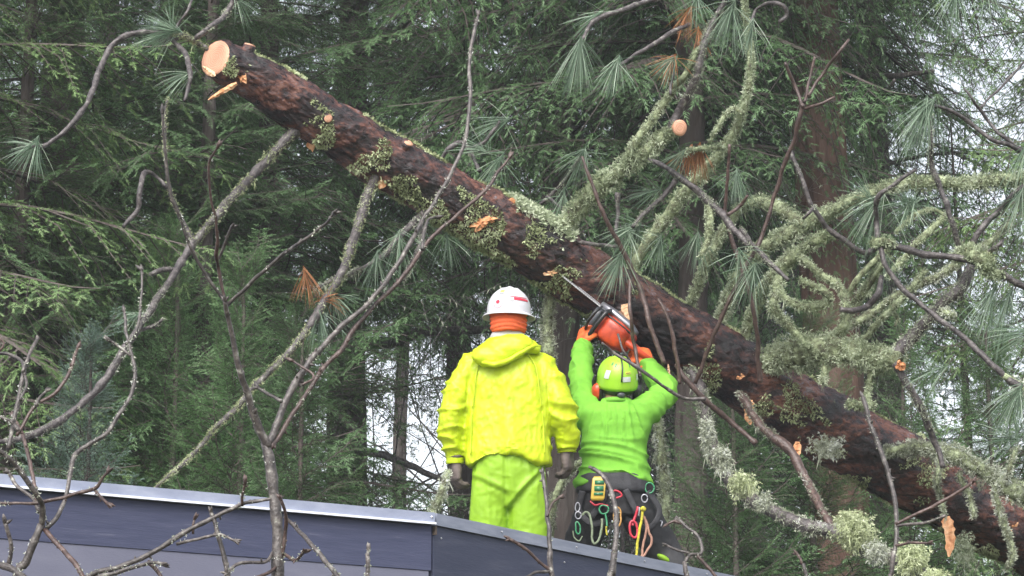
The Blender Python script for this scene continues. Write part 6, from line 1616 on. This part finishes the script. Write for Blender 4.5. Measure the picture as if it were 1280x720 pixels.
# ------------------------------------------------------------------ chainsaw
saw = thing('chainsaw', SO, 'orange chainsaw held overhead by the lime green man, bar cutting into the trunk', 'chainsaw')
def sl(parts): return parts
def spart(name, rings_or_parts, mat, parent=None, vox=None, smooth=3, sm=True):
    if vox:
        V, N, Fc = remesh(rings_or_parts, vox, smooth)
    else:
        mbq = MB()
        for v, f in rings_or_parts: mbq.add(v, f)
        V = np.concatenate(mbq.V); Fc = ([np.concatenate(mbq.T)] if mbq.T else []) + ([np.concatenate(mbq.Q)] if mbq.Q else [])
    Mx = np.stack([XS, YS, ZS], 0)
    return put(V @ Mx, Fc, name, mat, parent or saw, sm)
eX = np.array([1.0, 0, 0]); eY = np.array([0, 1.0, 0]); eZ = np.array([0, 0, 1.0])
spart('housing', [loft([((-0.125, 0.005, 0.0), eY * 0.045, eZ * 0.045, 3), ((-0.105, 0.008, 0.0), eY * 0.066, eZ * 0.062, 3), ((-0.03, 0.012, 0.004), eY * 0.080, eZ * 0.075, 2.8), ((0.05, 0.012, 0.0), eY * 0.078, eZ * 0.072, 2.8), ((0.10, 0.008, -0.004), eY * 0.062, eZ * 0.058, 2.8), ((0.118, 0.004, -0.004), eY * 0.04, eZ * 0.045, 2.6)], 36),
                    ellipsoid((0.0, 0.062, -0.01), np.diag([0.085, 0.042, 0.066]), 14, 24)], M['orange_pl'], None, 0.006, 3)
spart('top_cover', [loft([((-0.10, 0.01, 0.052), eY * 0.045, eZ * 0.018, 3), ((-0.06, 0.014, 0.066), eY * 0.062, eZ * 0.026, 3), ((0.03, 0.014, 0.070), eY * 0.062, eZ * 0.022, 3), ((0.065, 0.012, 0.062), eY * 0.05, eZ * 0.014, 3)], 28)], M['orange_pl'])
spart('clutch_cover', [loft([((0.145, -0.070, -0.01), eY * 0.016, eZ * 0.036, 3), ((0.06, -0.076, -0.006), eY * 0.020, eZ * 0.052, 3), ((-0.05, -0.074, -0.004), eY * 0.020, eZ * 0.056, 3), ((-0.11, -0.060, 0.0), eY * 0.014, eZ * 0.04, 3)], 24)], M['silver'])
spart('front_casing', [loft([((0.095, 0.012, -0.005), eY * 0.068, eZ * 0.060, 3), ((0.125, 0.008, -0.004), eY * 0.060, eZ * 0.056, 3), ((0.150, -0.01, -0.004), eY * 0.040, eZ * 0.044, 3)], 28)], M['grey_pl'])
for k in range(5): spart('cooling_slot', [box((-0.02 + 0.02 * k, 0.098 - 0.002 * abs(k - 2), 0.018), eX * 0.005, eY * 0.010, eZ * 0.022)], M['blk_pl'], None, sm=False)
spart('seam_strip', [limb_t([(-0.115, -0.045, 0.048), (-0.03, -0.050, 0.072), (0.06, -0.048, 0.070), (0.11, -0.04, 0.05)], [0.006] * 4, 0.01, 8)], M['blk_pl'])
# bar and chain: a flat blade with a rounded nose, its chain round the rim
def blade(y, hw, L0, L1, th_, name, mat, n=20):
    a = np.linspace(-np.pi / 2, np.pi / 2, n)
    out = [(L0, -hw)] + [(L1 - hw + hw * math.cos(t_), hw * math.sin(t_)) for t_ in a] + [(L0, hw)]
    out = np.array(out); m = len(out)
    V = np.vstack([np.c_[out[:, 0], np.full(m, y - th_), out[:, 1] - 0.006], np.c_[out[:, 0], np.full(m, y + th_), out[:, 1] - 0.006]])
    j = np.arange(m); j2 = (j + 1) % m
    cc = np.array([[(L0 + L1) / 2, y - th_, -0.006], [(L0 + L1) / 2, y + th_, -0.006]])
    V = np.vstack([V, cc])
    return spart(name, [(V, [np.stack([j, j2, m + j2, m + j], -1), np.stack([j2, j, np.full(m, 2 * m)], -1), np.stack([m + j, m + j2, np.full(m, 2 * m + 1)], -1)])], mat, None, sm=False)
br_ = blade(-0.058, 0.034, 0.10, 0.50, 0.0028, 'guide_bar', M['bar'])
ch = []
for sgn in (-1, 1):
    for k in range(26):
        ch.append(box((0.13 + 0.014 * k, -0.058, -0.006 + sgn * 0.0375), eX * 0.0052, eY * 0.0042, eZ * 0.0042))
spart('chain', ch, M['steel'], None, sm=False)['kind'] = 'stuff'
# front hand guard, wrap handle, rear handle with trigger
spart('hand_guard', [loft([((0.118, -0.07, 0.075), eX * 0.006, eZ * 0.012, 3), ((0.125, -0.02, 0.105), eX * 0.007, eZ * 0.020, 3), ((0.125, 0.04, 0.105), eX * 0.007, eZ * 0.020, 3), ((0.118, 0.09, 0.07), eX * 0.006, eZ * 0.014, 3)], 16)], M['blk_pl'])
spart('front_handle', [limb_t([(0.075, -0.075, 0.035), (0.078, -0.055, 0.085), (0.078, 0.02, 0.100), (0.078, 0.10, 0.080), (0.075, 0.130, 0.03), (0.072, 0.125, -0.04), (0.068, 0.08, -0.075), (0.066, 0.02, -0.07)], [0.0125] * 8, 0.008, 14)], M['blk_pl'])
spart('rear_handle', [limb_t([(-0.095, 0.005, 0.045), (-0.15, 0.005, 0.048), (-0.205, 0.005, 0.035), (-0.255, 0.005, 0.0), (-0.255, 0.005, -0.04), (-0.20, 0.005, -0.06), (-0.14, 0.005, -0.055), (-0.095, 0.005, -0.045)], [0.022, 0.018, 0.018, 0.019, 0.018, 0.017, 0.018, 0.022], 0.008, 16)], M['orange_pl'], None, 0.005, 2)
spart('trigger', [limb_t([(-0.165, 0.005, 0.028), (-0.175, 0.005, 0.012), (-0.168, 0.005, 0.002)], [0.007, 0.006, 0.004], 0.004, 8)], M['blk_pl'])
spart('start_grip', [limb_t([(0.02, 0.11, 0.045), (0.045, 0.118, 0.045)], [0.008, 0.008], 0.005, 10)], M['blk_pl'])

# ================================================================== MISTY AIR
hz_m = bpy.data.materials.new('misty air'); hz_m.use_nodes = True
hn = hz_m.node_tree.nodes; hn.remove(hn['Principled BSDF'])
pv = hn.new('ShaderNodeVolumePrincipled'); pv.inputs['Density'].default_value = 0.0014; pv.inputs['Color'].default_value = (0.80, 0.86, 0.90, 1)
hz_m.node_tree.links.new(pv.outputs[0], hn['Material Output'].inputs['Volume'])
hz = link('haze', make_mesh('haze', *box((0, 36, 15.0), (45, 0, 0), (0, 39, 0), (0, 0, 16.5))), hz_m)
hz['kind'] = 'stuff'
